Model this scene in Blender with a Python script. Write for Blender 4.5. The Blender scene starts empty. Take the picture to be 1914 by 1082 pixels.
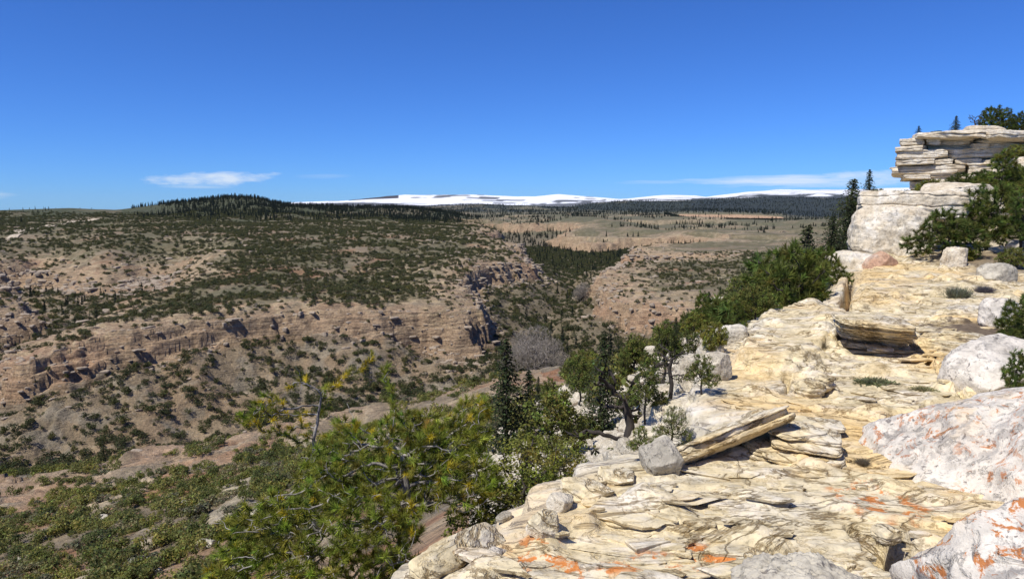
import bpy, math, random
import numpy as np
from mathutils import Vector

# ------------------------------------------------------------------ scene, camera, light
sc = bpy.context.scene
COL = sc.collection
F = 1367.0                      # focal length in pixels of a 1914 px wide picture
PITCH = math.radians(6.5)
cam_d = bpy.data.cameras.new('camera')
cam = bpy.data.objects.new('camera', cam_d); COL.objects.link(cam)
cam_d.sensor_width = 36.0
cam_d.lens = F / 1914.0 * 36.0
cam_d.clip_start = 0.05
cam_d.clip_end = 80000
cam.location = (0, 0, 0)
cam.rotation_euler = (math.pi / 2 - PITCH, 0, 0)
sc.camera = cam

SUN_DIR = Vector((-0.56, -0.46, 1.02)).normalized()      # towards the sun
SUN_EL = math.asin(SUN_DIR.z)
SUN_AZ = math.atan2(SUN_DIR.x, SUN_DIR.y)                # from +Y towards +X
sun_d = bpy.data.lights.new('sun', 'SUN')
sun_d.energy = 5.0
sun_d.angle = math.radians(0.5)
sun_d.color = (1.0, 0.955, 0.88)
sun = bpy.data.objects.new('sun', sun_d); COL.objects.link(sun)
sun.rotation_euler = SUN_DIR.to_track_quat('Z', 'Y').to_euler()

world = bpy.data.worlds.new('World'); sc.world = world
world.use_nodes = True
WN = world.node_tree; WN.nodes.clear()
def wnode(t, **kw):
    n = WN.nodes.new(t)
    for k, v in kw.items(): setattr(n, k, v)
    return n
wout = wnode('ShaderNodeOutputWorld'); wbg = wnode('ShaderNodeBackground')
sky = wnode('ShaderNodeTexSky', sky_type='NISHITA', sun_disc=False)
sky.sun_elevation = SUN_EL; sky.sun_rotation = SUN_AZ
sky.altitude = 2300; sky.air_density = 1.0; sky.dust_density = 0.15; sky.ozone_density = 4.0
hs = wnode('ShaderNodeMix', data_type='RGBA', blend_type='MULTIPLY'); hs.inputs[0].default_value = 1   # clear, dry, deep-blue mountain air
WN.links.new(sky.outputs[0], hs.inputs[6]); hs.inputs[7].default_value = (0.37, 0.72, 1.36, 1)
wbg.inputs['Strength'].default_value = 0.090
# thin clouds low over the horizon, laid out by direction (azimuth, elevation in degrees)
tc = wnode('ShaderNodeTexCoord'); sep = wnode('ShaderNodeSeparateXYZ')
WN.links.new(tc.outputs['Generated'], sep.inputs[0])
def wm(op, a, b=None, c=None, clamp=False):
    n = wnode('ShaderNodeMath', operation=op); n.use_clamp = clamp
    for i, x in enumerate((a, b, c)):
        if x is None: continue
        if hasattr(x, 'is_output'): WN.links.new(x, n.inputs[i])
        else: n.inputs[i].default_value = x
    return n.outputs[0]
azd = wm('MULTIPLY', wm('ARCTAN2', sep.outputs[0], sep.outputs[1]), 57.29578)
eld = wm('MULTIPLY', wm('ARCSINE', sep.outputs[2]), 57.29578)
cmb = wnode('ShaderNodeCombineXYZ'); WN.links.new(azd, cmb.inputs[0]); WN.links.new(eld, cmb.inputs[1])
def wnoise(sx, sy, detail, off):
    mp = wnode('ShaderNodeMapping'); mp.inputs['Scale'].default_value = (sx, sy, 1); mp.inputs['Location'].default_value = (off, off * .7, 0)
    WN.links.new(cmb.outputs[0], mp.inputs[0])
    nz = wnode('ShaderNodeTexNoise'); nz.inputs['Scale'].default_value = 1; nz.inputs['Detail'].default_value = detail
    nz.inputs['Roughness'].default_value = 0.6
    WN.links.new(mp.outputs[0], nz.inputs['Vector']); return nz.outputs[0]
nzA = wnoise(0.55, 1.9, 6, 3.1); nzB = wnoise(0.16, 2.6, 5, 11.0)
def blob(az, el, ha, he, nz, amt, skew=0.0):
    dx = wm('DIVIDE', wm('SUBTRACT', azd, az), ha)
    el2 = wm('SUBTRACT', wm('SUBTRACT', eld, el), wm('MULTIPLY', wm('SUBTRACT', azd, az), skew))
    dy = wm('DIVIDE', el2, he)
    d = wm('ADD', wm('MULTIPLY', dx, dx), wm('MULTIPLY', dy, dy))
    m = wm('SUBTRACT', wm('ADD', 1.0, wm('MULTIPLY', wm('SUBTRACT', nz, 0.5), 3.4)), d)
    return wm('MULTIPLY', wm('SMOOTHSTEP', m, 0.0, 1.0) if False else wm('MULTIPLY', m, 0.75, clamp=True), amt)
cl = None
for b in [(-22.2, 1.92, 5.0, 0.52, nzA, 0.72, 0.035), (-23.0, 1.35, 2.5, 0.18, nzB, 0.30, 0.0), (-14.5, 2.2, 2.2, 0.2, nzB, 0.12, 0.02),
          (20.5, 1.75, 8.0, 0.52, nzB, 0.72, -0.02), (26.0, 1.9, 6.0, 0.6, nzA, 0.55, 0.0), (-36.5, 0.7, 2.6, 0.32, nzB, 0.5, 0.0), (11.0, 1.8, 4.0, 0.16, nzB, 0.25, 0.0)]:
    o = blob(*b); cl = o if cl is None else wm('MAXIMUM', cl, o)
mixc = wnode('ShaderNodeMix', data_type='RGBA')
WN.links.new(cl, mixc.inputs[0]); WN.links.new(hs.outputs[2], mixc.inputs[6]); mixc.inputs[7].default_value = (8.6, 9.2, 9.8, 1)
WN.links.new(mixc.outputs[2], wbg.inputs['Color']); WN.links.new(wbg.outputs[0], wout.inputs[0])

sc.view_settings.view_transform = 'Standard'; sc.view_settings.look = 'None'
sc.view_settings.exposure = 0.15; sc.view_settings.gamma = 1.0; sc.view_settings.use_curve_mapping = False
sc.render.film_transparent = False
sc.cycles.max_bounces = 5; sc.cycles.diffuse_bounces = 3; sc.cycles.glossy_bounces = 1
sc.cycles.transmission_bounces = 3; sc.cycles.volume_bounces = 0; sc.cycles.transparent_max_bounces = 6

rng = np.random.default_rng(7)

# ------------------------------------------------------------------ helpers
def ray(u, v):
    x = (u - 957.0) / F; y = (541.0 - v) / F
    return np.array([x, math.cos(PITCH) + y * math.sin(PITCH), -math.sin(PITCH) + y * math.cos(PITCH)])
def P3(u, v, r):
    d = ray(u, v); return d * (r / math.hypot(d[0], d[1]))
def Pz(u, v, z):
    d = ray(u, v); return d * (z / d[2])
def pix(p):
    """world point(s) -> picture coordinates (used to choose the largest-looking shrubs)"""
    p = np.asarray(p, float)
    yc = p[..., 1] * math.cos(PITCH) - p[..., 2] * math.sin(PITCH)
    zc = p[..., 1] * math.sin(PITCH) + p[..., 2] * math.cos(PITCH)
    return 957 + F * p[..., 0] / yc, 541 - F * zc / yc, yc

def _hash(ix, iy, iz, seed):
    with np.errstate(over='ignore'):
        h = (ix.astype(np.uint32) * np.uint32(374761393) + iy.astype(np.uint32) * np.uint32(668265263)
             + iz.astype(np.uint32) * np.uint32(1440662683) + np.uint32((seed * 977 + 131) & 0xffffffff))
        h = (h ^ (h >> np.uint32(13))) * np.uint32(1274126177)
        h = (h ^ (h >> np.uint32(15))) * np.uint32(2246822519)
    return h ^ (h >> np.uint32(16))
def _fade(t): return t * t * t * (t * (t * 6 - 15) + 10)
_G2 = np.array([[math.cos(a), math.sin(a)] for a in np.arange(16) * math.pi / 8])
def noise2(x, y, seed=0):
    x = np.asarray(x, float); y = np.asarray(y, float)
    fx = np.floor(x); fy = np.floor(y); ix = fx.astype(np.int64); iy = fy.astype(np.int64)
    tx = x - fx; ty = y - fy; z0 = np.zeros_like(ix)
    def c(dx, dy):
        g = _G2[_hash(ix + dx, iy + dy, z0, seed) & np.uint32(15)]
        return g[..., 0] * (tx - dx) + g[..., 1] * (ty - dy)
    u = _fade(tx); v = _fade(ty)
    a = c(0, 0); a = a + u * (c(1, 0) - a); b = c(0, 1); b = b + u * (c(1, 1) - b)
    return 1.45 * (a + v * (b - a))
_G3 = np.array([[1, 1, 0], [-1, 1, 0], [1, -1, 0], [-1, -1, 0], [1, 0, 1], [-1, 0, 1], [1, 0, -1], [-1, 0, -1],
                [0, 1, 1], [0, -1, 1], [0, 1, -1], [0, -1, -1], [1, 1, 0], [-1, 1, 0], [0, -1, 1], [0, -1, -1]], float)
def noise3(p, seed=0):
    f = np.floor(p); i = f.astype(np.int64); t = p - f
    u = _fade(t); out = 0
    for dx in (0, 1):
        for dy in (0, 1):
            for dz in (0, 1):
                g = _G3[_hash(i[:, 0] + dx, i[:, 1] + dy, i[:, 2] + dz, seed) & np.uint32(15)]
                d = g[:, 0] * (t[:, 0] - dx) + g[:, 1] * (t[:, 1] - dy) + g[:, 2] * (t[:, 2] - dz)
                w = (u[:, 0] if dx else 1 - u[:, 0]) * (u[:, 1] if dy else 1 - u[:, 1]) * (u[:, 2] if dz else 1 - u[:, 2])
                out = out + w * d
    return out
def fbm2(x, y, oct=4, seed=0, gain=.5):
    s = 0; a = 1.0
    for k in range(oct):
        s = s + a * noise2(x * 2 ** k + k * 17.3, y * 2 ** k - k * 9.1, seed + k); a *= gain
    return s
def fbm3(p, oct=4, seed=0, gain=.5):
    s = 0; a = 1.0
    for k in range(oct):
        s = s + a * noise3(p * 2 ** k + k * 13.7, seed + k); a *= gain
    return s
def sstep(a, b, x):
    t = np.clip((x - a) / (b - a), 0, 1); return t * t * (3 - 2 * t)
def rand01(x, seed):
    x = np.asarray(x).astype(np.int64); z = np.zeros_like(x)
    return _hash(x, z, z, seed) / 4294967295.0
def terrace(h, step, edge=.22):
    q = h / step; k = np.floor(q); f = q - k
    return (k + sstep(1 - edge, 1, f)) * step

class RBF:
    def __init__(s, pts, val):
        s.p = np.asarray(pts, float); n = len(s.p)
        A = np.zeros((n + 3, n + 3)); D = np.linalg.norm(s.p[:, None] - s.p[None], axis=2)
        A[:n, :n] = D; A[:n, n] = 1; A[:n, n + 1:] = s.p; A[n, :n] = 1; A[n + 1:, :n] = s.p.T
        s.w = np.linalg.solve(A + 1e-9 * np.eye(n + 3), np.concatenate([val, [0, 0, 0]])); s.n = n
    def __call__(s, a, b):
        o = s.w[s.n] + s.w[s.n + 1] * a + s.w[s.n + 2] * b
        for i in range(s.n):
            o = o + s.w[i] * np.hypot(a - s.p[i, 0], b - s.p[i, 1])
        return o
def poly_sd(poly, x, y, closed=True):
    """signed distance, positive inside (closed) or unsigned distance (open)"""
    d = np.full(np.shape(x), 1e18); inside = np.zeros(np.shape(x), bool); n = len(poly)
    for i in range(n if closed else n - 1):
        ax, ay = poly[i][:2]; bx, by = poly[(i + 1) % n][:2]
        ex, ey = bx - ax, by - ay; wx, wy = x - ax, y - ay
        t = np.clip((wx * ex + wy * ey) / (ex * ex + ey * ey + 1e-12), 0, 1)
        d = np.minimum(d, (wx - ex * t) ** 2 + (wy - ey * t) ** 2)
        if closed and ay != by:
            c = ((ay <= y) != (by <= y)) & (x < (bx - ax) * (y - ay) / (by - ay) + ax)
            inside ^= c
    d = np.sqrt(d)
    return np.where(inside, d, -d) if closed else d

def mesh_np(name, verts, faces, mats=(), smooth=True, matidx=None):
    me = bpy.data.meshes.new(name)
    verts = np.asarray(verts, np.float32)
    me.vertices.add(len(verts)); me.vertices.foreach_set('co', verts.ravel())
    blocks = faces if isinstance(faces, list) else [faces]
    blocks = [np.asarray(b, np.int32) for b in blocks if len(b)]
    if blocks:
        nl = sum(b.size for b in blocks); nf = sum(len(b) for b in blocks)
        me.loops.add(nl); me.polygons.add(nf)
        me.loops.foreach_set('vertex_index', np.concatenate([b.ravel() for b in blocks]))
        tot = np.concatenate([np.full(len(b), b.shape[1], np.int32) for b in blocks])
        me.polygons.foreach_set('loop_start', np.concatenate([[0], np.cumsum(tot)[:-1]]).astype(np.int32))
        me.polygons.foreach_set('use_smooth', np.full(nf, smooth))
        if matidx is not None: me.polygons.foreach_set('material_index', np.asarray(matidx, np.int32))
    for m in mats: me.materials.append(m)
    me.update(calc_edges=True)
    return me
def add_attr(me, name, arr, kind='FLOAT', dom='POINT'):
    a = me.attributes.new(name, kind, dom); arr = np.asarray(arr, np.float32 if kind != 'INT' else np.int32)
    if kind == 'FLOAT_COLOR':
        if arr.shape[1] == 3: arr = np.concatenate([arr, np.ones((len(arr), 1), np.float32)], 1)
        a.data.foreach_set('color', arr.ravel())
    elif kind == 'FLOAT_VECTOR': a.data.foreach_set('vector', arr.ravel())
    else: a.data.foreach_set('value', arr)
def grid_faces(nr, nc):
    i = np.arange(nr * nc).reshape(nr, nc)
    return np.stack([i[:-1, :-1], i[:-1, 1:], i[1:, 1:], i[1:, :-1]], -1).reshape(-1, 4)
def link(name, me, loc=(0, 0, 0), parent=None, rot=(0, 0, 0), scale=(1, 1, 1)):
    o = bpy.data.objects.new(name, me); COL.objects.link(o)
    o.location = loc; o.rotation_euler = rot; o.scale = scale
    if parent: o.parent = parent
    return o
def tag(o, label=None, cat=None, group=None, kind=None):
    if label: o['label'] = label
    if cat: o['category'] = cat
    if group: o['group'] = group
    if kind: o['kind'] = kind
    return o

# ------------------------------------------------------------------ materials
class NT:
    def __init__(s, name):
        s.m = bpy.data.materials.new(name); s.m.use_nodes = True; s.t = s.m.node_tree; s.t.nodes.clear()
        s.out = s.n('ShaderNodeOutputMaterial'); s.b = s.n('ShaderNodeBsdfPrincipled')
        s.l(s.b.outputs[0], s.out.inputs[0]); s.b.inputs['Specular IOR Level'].default_value = .25
        s.b.inputs['Roughness'].default_value = .9; s._pos = None
    def n(s, t, **kw):
        x = s.t.nodes.new(t)
        for k, v in kw.items(): setattr(x, k, v)
        return x
    def l(s, a, b): s.t.links.new(a, b)
    def set(s, inp, v):
        if hasattr(v, 'is_output'): s.l(v, inp)
        else: inp.default_value = v if not (isinstance(v, tuple) and len(v) == 3 and len(inp.default_value) == 4) else (*v, 1)
    def pos(s, scale=(1, 1, 1), rot=(0, 0, 0), coord='Object', loc=(0, 0, 0)):
        c = s.n('ShaderNodeTexCoord'); mp = s.n('ShaderNodeMapping'); s.l(c.outputs[coord], mp.inputs[0])
        mp.inputs['Scale'].default_value = scale; mp.inputs['Rotation'].default_value = rot; mp.inputs['Location'].default_value = loc
        return mp.outputs[0]
    def noise(s, scale, detail=4, rough=.6, vec=None, dist=0):
        x = s.n('ShaderNodeTexNoise'); x.inputs['Scale'].default_value = scale; x.inputs['Detail'].default_value = detail
        x.inputs['Roughness'].default_value = rough; x.inputs['Distortion'].default_value = dist
        if vec is not None: s.l(vec, x.inputs['Vector'])
        return x.outputs[0]
    def ramp(s, f, stops):
        r = s.n('ShaderNodeValToRGB'); s.l(f, r.inputs[0]); e = r.color_ramp.elements
        while len(e) < len(stops): e.new(.5)
        for el, (p, c) in zip(e, stops):
            el.position = p; el.color = c if isinstance(c, tuple) and len(c) == 4 else ((*c, 1) if isinstance(c, tuple) else (c, c, c, 1))
        return r.outputs[0]
    def mix(s, f, a, b, mode='MIX'):
        x = s.n('ShaderNodeMix', data_type='RGBA', blend_type=mode); s.set(x.inputs[0], f); s.set(x.inputs[6], a); s.set(x.inputs[7], b)
        return x.outputs[2]
    def math(s, op, a, b=None, clamp=False):
        x = s.n('ShaderNodeMath', operation=op); x.use_clamp = clamp; s.set(x.inputs[0], a)
        if b is not None: s.set(x.inputs[1], b)
        return x.outputs[0]
    def attr(s, name, what='Color'):
        x = s.n('ShaderNodeAttribute'); x.attribute_name = name; return x.outputs[what]
    def bump(s, h, strength, dist):
        x = s.n('ShaderNodeBump'); x.inputs['Strength'].default_value = strength; x.inputs['Distance'].default_value = dist
        s.l(h, x.inputs['Height']); s.l(x.outputs[0], s.b.inputs['Normal'])
    def base(s, c): s.set(s.b.inputs['Base Color'], c)

def mat_terrain():
    t = NT('canyon_ground')
    c = t.attr('col'); rock = t.attr('rock', 'Fac')
    p = t.pos()
    n1 = t.noise(.9, 5, .7, p); n2 = t.noise(.13, 5, .65, p)
    strata = t.noise(1.0, 5, .75, t.pos((.02, .02, .9)), .6)
    vo = t.n('ShaderNodeTexVoronoi'); vo.inputs['Scale'].default_value = .55; t.l(p, vo.inputs['Vector'])
    c = t.mix(1, c, t.ramp(n1, [(.25, .55), (.5, 1.), (.75, 1.4)]), 'MULTIPLY')
    c = t.mix(1, c, t.ramp(n2, [(.3, .75), (.7, 1.25)]), 'MULTIPLY')
    c = t.mix(t.math('MULTIPLY', t.ramp(vo.outputs['Distance'], [(.1, .55), (.35, 0.)]), t.ramp(n2, [(.45, 0.), (.6, 1.)])), c, (.30, .275, .235))
    spk = t.noise(1.6, 4, .75, t.pos(loc=(7, 3, 0))); c = t.mix(t.math('MULTIPLY', t.ramp(spk, [(.55, 0.), (.62, .8)]), t.ramp(n2, [(.35, 1.), (.65, .35)])), c, (.055, .055, .03))
    st = t.mix(1, c, t.ramp(strata, [(.32, (.50, .46, .44)), (.42, (1.1, 1.03, .98)), (.5, (.72, .64, .60)), (.58, (1.15, 1.12, 1.08)), (.68, (.85, .8, .78))]), 'MULTIPLY')
    c = t.mix(rock, c, st)
    t.base(c); hh = t.math('ADD', n1, t.math('MULTIPLY', t.math('ADD', strata, t.math('MULTIPLY', vo.outputs['Distance'], -.3)), 1.2)); bk = t.n('ShaderNodeTexVoronoi'); bk.inputs['Scale'].default_value = 1; t.l(t.pos((.16, .16, .5)), bk.inputs['Vector']); hh = t.math('ADD', hh, t.math('MULTIPLY', t.math('MULTIPLY', bk.outputs['Distance'], rock), -1.3)); t.bump(hh, .9, 1.1); return t.m
def mat_ledge():
    t = NT('cream_sandstone')
    p = t.pos((1, 1, 1)); pl = t.pos((1, 1.8, 3), (0, 0, .12))
    big = t.noise(.55, 5, .6, p, .4); fl = t.noise(2.6, 8, .68, pl, .35); fine = t.noise(34, 5, .7, p); mid = t.noise(7, 5, .62, p)
    c = t.ramp(fl, [(.28, (.40, .32, .19)), (.4, (.57, .47, .285)), (.5, (.64, .54, .34)), (.6, (.64, .56, .42)), (.72, (.67, .62, .52))])
    c = t.mix(t.ramp(big, [(.47, 0.), (.64, .8)]), c, (.68, .47, .20))
    c = t.mix(t.ramp(t.noise(.8, 6, .7, t.pos(loc=(5, 2, 0))), [(.52, 0.), (.64, .6)]), c, (.56, .53, .46))
    c = t.mix(1, c, t.ramp(mid, [(.28, .62), (.5, 1.), (.72, 1.16)]), 'MULTIPLY')
    c = t.mix(1, c, t.ramp(fine, [(.28, .5), (.44, 1.), (.75, 1.14)]), 'MULTIPLY')
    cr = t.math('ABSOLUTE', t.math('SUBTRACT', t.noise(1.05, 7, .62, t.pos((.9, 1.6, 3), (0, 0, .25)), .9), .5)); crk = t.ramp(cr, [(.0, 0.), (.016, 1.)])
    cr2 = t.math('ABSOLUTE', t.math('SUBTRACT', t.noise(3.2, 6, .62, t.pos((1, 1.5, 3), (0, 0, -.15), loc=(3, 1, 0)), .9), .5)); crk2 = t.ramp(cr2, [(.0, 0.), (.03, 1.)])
    c = t.mix(1, c, t.mix(crk, (.45, .38, .29), (1, 1, 1)), 'MULTIPLY'); c = t.mix(1, c, t.mix(crk2, (.84, .79, .70), (1, 1, 1)), 'MULTIPLY')  # crack lines tinted dark: dirt they hold, and their shade painted into the colour
    m = t.attr('mask')                          # r: orange lichen, g: dark soil / litter, b: grey weathering
    sm = t.n('ShaderNodeSeparateColor'); t.l(m, sm.inputs[0])
    c = t.mix(t.math('MULTIPLY', sm.outputs[2], .45), c, t.mix(mid, (.36, .34, .30), (.60, .58, .54)))
    lich = t.math('MULTIPLY', sm.outputs[0], t.ramp(t.noise(5.5, 6, .7, p), [(.5, 0.), (.545, 1.)]))
    c = t.mix(lich, c, t.mix(fine, (.50, .14, .03), (.62, .27, .08)))
    c = t.mix(sm.outputs[1], c, t.mix(mid, (.07, .05, .035), (.20, .15, .10)))
    t.base(c)
    h = t.math('ADD', t.math('MULTIPLY', fl, 1.3), t.math('ADD', t.math('MULTIPLY', mid, .5), t.math('ADD', t.math('MULTIPLY', fine, .25), t.math('ADD', t.math('MULTIPLY', crk, .5), t.math('MULTIPLY', crk2, .22)))))
    t.bump(h, .85, .02); return t.m

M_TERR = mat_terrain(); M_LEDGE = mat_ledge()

# ------------------------------------------------------------------ the lie of the land
def az_of(x, y): return np.arctan2(x, y)
def xy(u, v, r): p = P3(u, v, r); return (p[0], p[1])
# edge of the rock ledge we stand on (plan), left side is open air
EDGE_PX = [(690, 1180), (780, 1080), (900, 1030), (990, 985), (1020, 930), (1065, 900), (1110, 872), (1190, 858), (1285, 850),
           (1318, 800), (1300, 745), (1315, 705), (1345, 675), (1392, 622), (1450, 606), (1545, 592), (1572, 565), (1592, 530)]
EDGE = [tuple(Pz(u, v, -1.68)[:2]) for u, v in EDGE_PX] + [(8.4, 17.8), (11.4, 23.5), (18.0, 37), (26, 53), (50, 98), (97, 184)]
LEDGE_POLY = EDGE + [(300, 180), (300, -30), (-5, -30), (-2.2, 0)]
S_D = [-50, 0, 1.5, 5, 20, 53, 100, 167, 260, 400]; S_Z = [-3.6, -3.4, -4.0, -6.2, -15.5, -33, -47, -61, -66, -66]
# rims of the canyon: (u, v, distance)
NEAR_RIM = [(-420, 865, 205), (-250, 850, 200), (0, 826, 195), (200, 822, 190), (430, 802, 185), (600, 774, 182), (750, 738, 188), (880, 712, 195), (940, 722, 190)]
HID_RIM = [(1000, 745, 150), (1060, 740, 120), (1150, 690, 120), (1250, 660, 130), (1400, 600, 190), (1560, 570, 300), (1900, 560, 420)]
RIGHT_RIM = [(1900, 520, 560), (1560, 550, 500), (1430, 572, 480), (1290, 570, 480), (1165, 562, 492), (1148, 545, 520), (1143, 515, 640), (1172, 492, 780), (1230, 483, 850),
             (1345, 482, 900), (1340, 474, 960), (1250, 473, 960), (1188, 474, 960), (1184, 466, 1020), (1225, 455, 1160), (1335, 446, 1330),
             (1335, 438, 1480), (1250, 437, 1520), (1160, 440, 1480), (1112, 446, 1420), (1056, 436, 1560), (1050, 430, 1680), (1078, 425, 1800),
             (1075, 419, 1950), (1030, 417, 1960), (968, 420, 1940), (930, 414, 2100), (860, 411, 2200)]
LEFT_RIM = [(800, 409, 2000), (880, 416, 1700), (930, 430, 1320), (900, 438, 1150), (950, 452, 930), (985, 483, 690), (930, 488, 640), (885, 492, 610), (878, 508, 555),
            (868, 532, 490), (880, 560, 452), (888, 598, 425), (850, 590, 424), (780, 580, 428), (700, 574, 425), (560, 568, 428), (470, 575, 420), (360, 584, 415), (220, 604, 405), (110, 642, 392), (50, 664, 385)]
SIDE_RIM = [(60, 640, 425), (110, 616, 460), (190, 583, 520), (270, 550, 590), (330, 527, 660), (345, 505, 760), (335, 498, 800), (270, 512, 780), (235, 532, 700), (160, 525, 760), (95, 520, 790), (60, 503, 880),
            (-20, 506, 840), (-60, 525, 720), (0, 533, 660), (45, 556, 610), (40, 585, 570), (-60, 600, 560), (-250, 600, 560), (-420, 600, 600)]
RIMS = NEAR_RIM + HID_RIM + RIGHT_RIM + LEFT_RIM + SIDE_RIM
CANYON = [xy(*p) for p in RIMS]
TOPS = [(-250, 396, 2400), (0, 394, 2200), (-200, 440, 1200), (0, 470, 900), (0, 430, 1300), (200, 450, 950), (200, 470, 830), (400, 470, 700), (400, 448, 880), (400, 420, 1300), (600, 470, 720), (600, 440, 1000),
        (600, 410, 1700), (750, 500, 590), (800, 455, 850), (800, 425, 1300), (700, 405, 1900), (500, 540, 500), (650, 530, 510), (250, 415, 1500), (100, 410, 1700), (150, 405, 1900),
        (860, 470, 760), (1100, 408, 2300), (1250, 415, 2100), (1250, 505, 720), (1300, 530, 580), (1400, 500, 740), (1420, 478, 930), (1420, 455, 1250), (1400, 430, 1700), (1300, 460, 1130), (1500, 420, 2000), (1700, 430, 1700), (1900, 430, 1700),
        (420, 395, 2000), (300, 398, 2000), (550, 392, 2200)]
def _rb(lst):
    q = np.array([P3(*p) for p in lst]); return np.stack([2.0 * az_of(q[:, 0], q[:, 1]), np.log(np.hypot(q[:, 0], q[:, 1]))], 1), q[:, 2]
_a, _z = _rb(NEAR_RIM + RIGHT_RIM + LEFT_RIM + SIDE_RIM + TOPS)
PLATEAU = RBF(_a, _z)
_fl = [(-420, 320, -114), (-200, 300, -112), (0, 295, -109), (300, 295, -107), (600, 300, -105), (850, 310, -102), (960, 400, -99), (1010, 480, -96), (1085, 800, -95), (1110, 1100, -92), (1100, 1500, -86), (1150, 1350, -86),
       (950, 1900, -72), (860, 2100, -62), (1250, 1350, -80), (1330, 1400, -66), (30, 480, -96), (100, 600, -84), (200, 680, -74), (330, 770, -62), (-60, 640, -95), (-250, 480, -105), (1250, 300, -90), (1500, 400, -85)]
FLOOR = RBF([(2.0 * math.atan((u - 957) / F), math.log(r)) for u, r, z in _fl], np.array([z for u, r, z in _fl]))
# far country: crest after crest, each a line of (u, v) at one distance
FAR = [(2500, [(-700, 397), (-300, 397), (0, 393), (130, 389), (215, 393), (300, 382), (380, 374), (430, 368), (480, 370), (510, 379), (560, 385), (650, 387), (750, 388), (800, 393), (880, 404), (960, 409), (1060, 405), (1250, 405), (1440, 412), (1600, 415), (2600, 415)]),
       (4000, [(-700, 398), (0, 398), (500, 396), (800, 397), (900, 404), (1000, 401), (1060, 399), (1250, 403), (1272, 409), (1290, 412), (1470, 415), (2600, 415)]),
       (4050, [(-700, 398), (0, 398), (500, 396), (800, 396), (900, 403), (1000, 400), (1060, 398), (1245, 402), (1280, 399), (1380, 399), (1460, 404), (1482, 413), (1600, 414), (2600, 414)]),
       (6000, [(-700, 396), (500, 393), (700, 393), (800, 393), (900, 390), (1000, 393), (1060, 391), (1150, 393), (1250, 392), (1300, 390), (1480, 394), (1560, 401), (2600, 401)]),
       (8000, [(-700, 403), (440, 399), (520, 389), (800, 387), (900, 381), (950, 384), (1060, 387), (1100, 381), (1170, 376), (1250, 377), (1300, 375), (1350, 373), (1400, 371), (1440, 370), (1560, 372), (2600, 372)]),
       (11000, [(-700, 404), (420, 402), (480, 390), (500, 383), (600, 379), (700, 378), (800, 382), (900, 383), (1000, 384), (1060, 380), (1100, 379), (1200, 373), (1300, 372), (1400, 369), (1560, 367), (2600, 365)]),
       (14000, [(-700, 404), (440, 402), (500, 384), (540, 379), (560, 378), (650, 374), (720, 367), (760, 364), (880, 363), (960, 367), (1000, 366.5), (1045, 362), (1100, 367), (1160, 372), (1200, 368), (1240, 364.5), (1300, 365), (1320, 368), (1400, 358), (1450, 353.5), (1560, 354.5), (1700, 351), (2600, 351)]),
       (18000, [(-700, 404), (440, 402), (560, 386), (2600, 376)]), (26000, [(-700, 404), (440, 402), (560, 388), (2600, 384)])]
FAR_L = []
for r, l in FAR:
    q = np.array([P3(u, v, r) for u, v in l]); FAR_L.append((math.log(r), az_of(q[:, 0], q[:, 1]), q[:, 2]))

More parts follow.
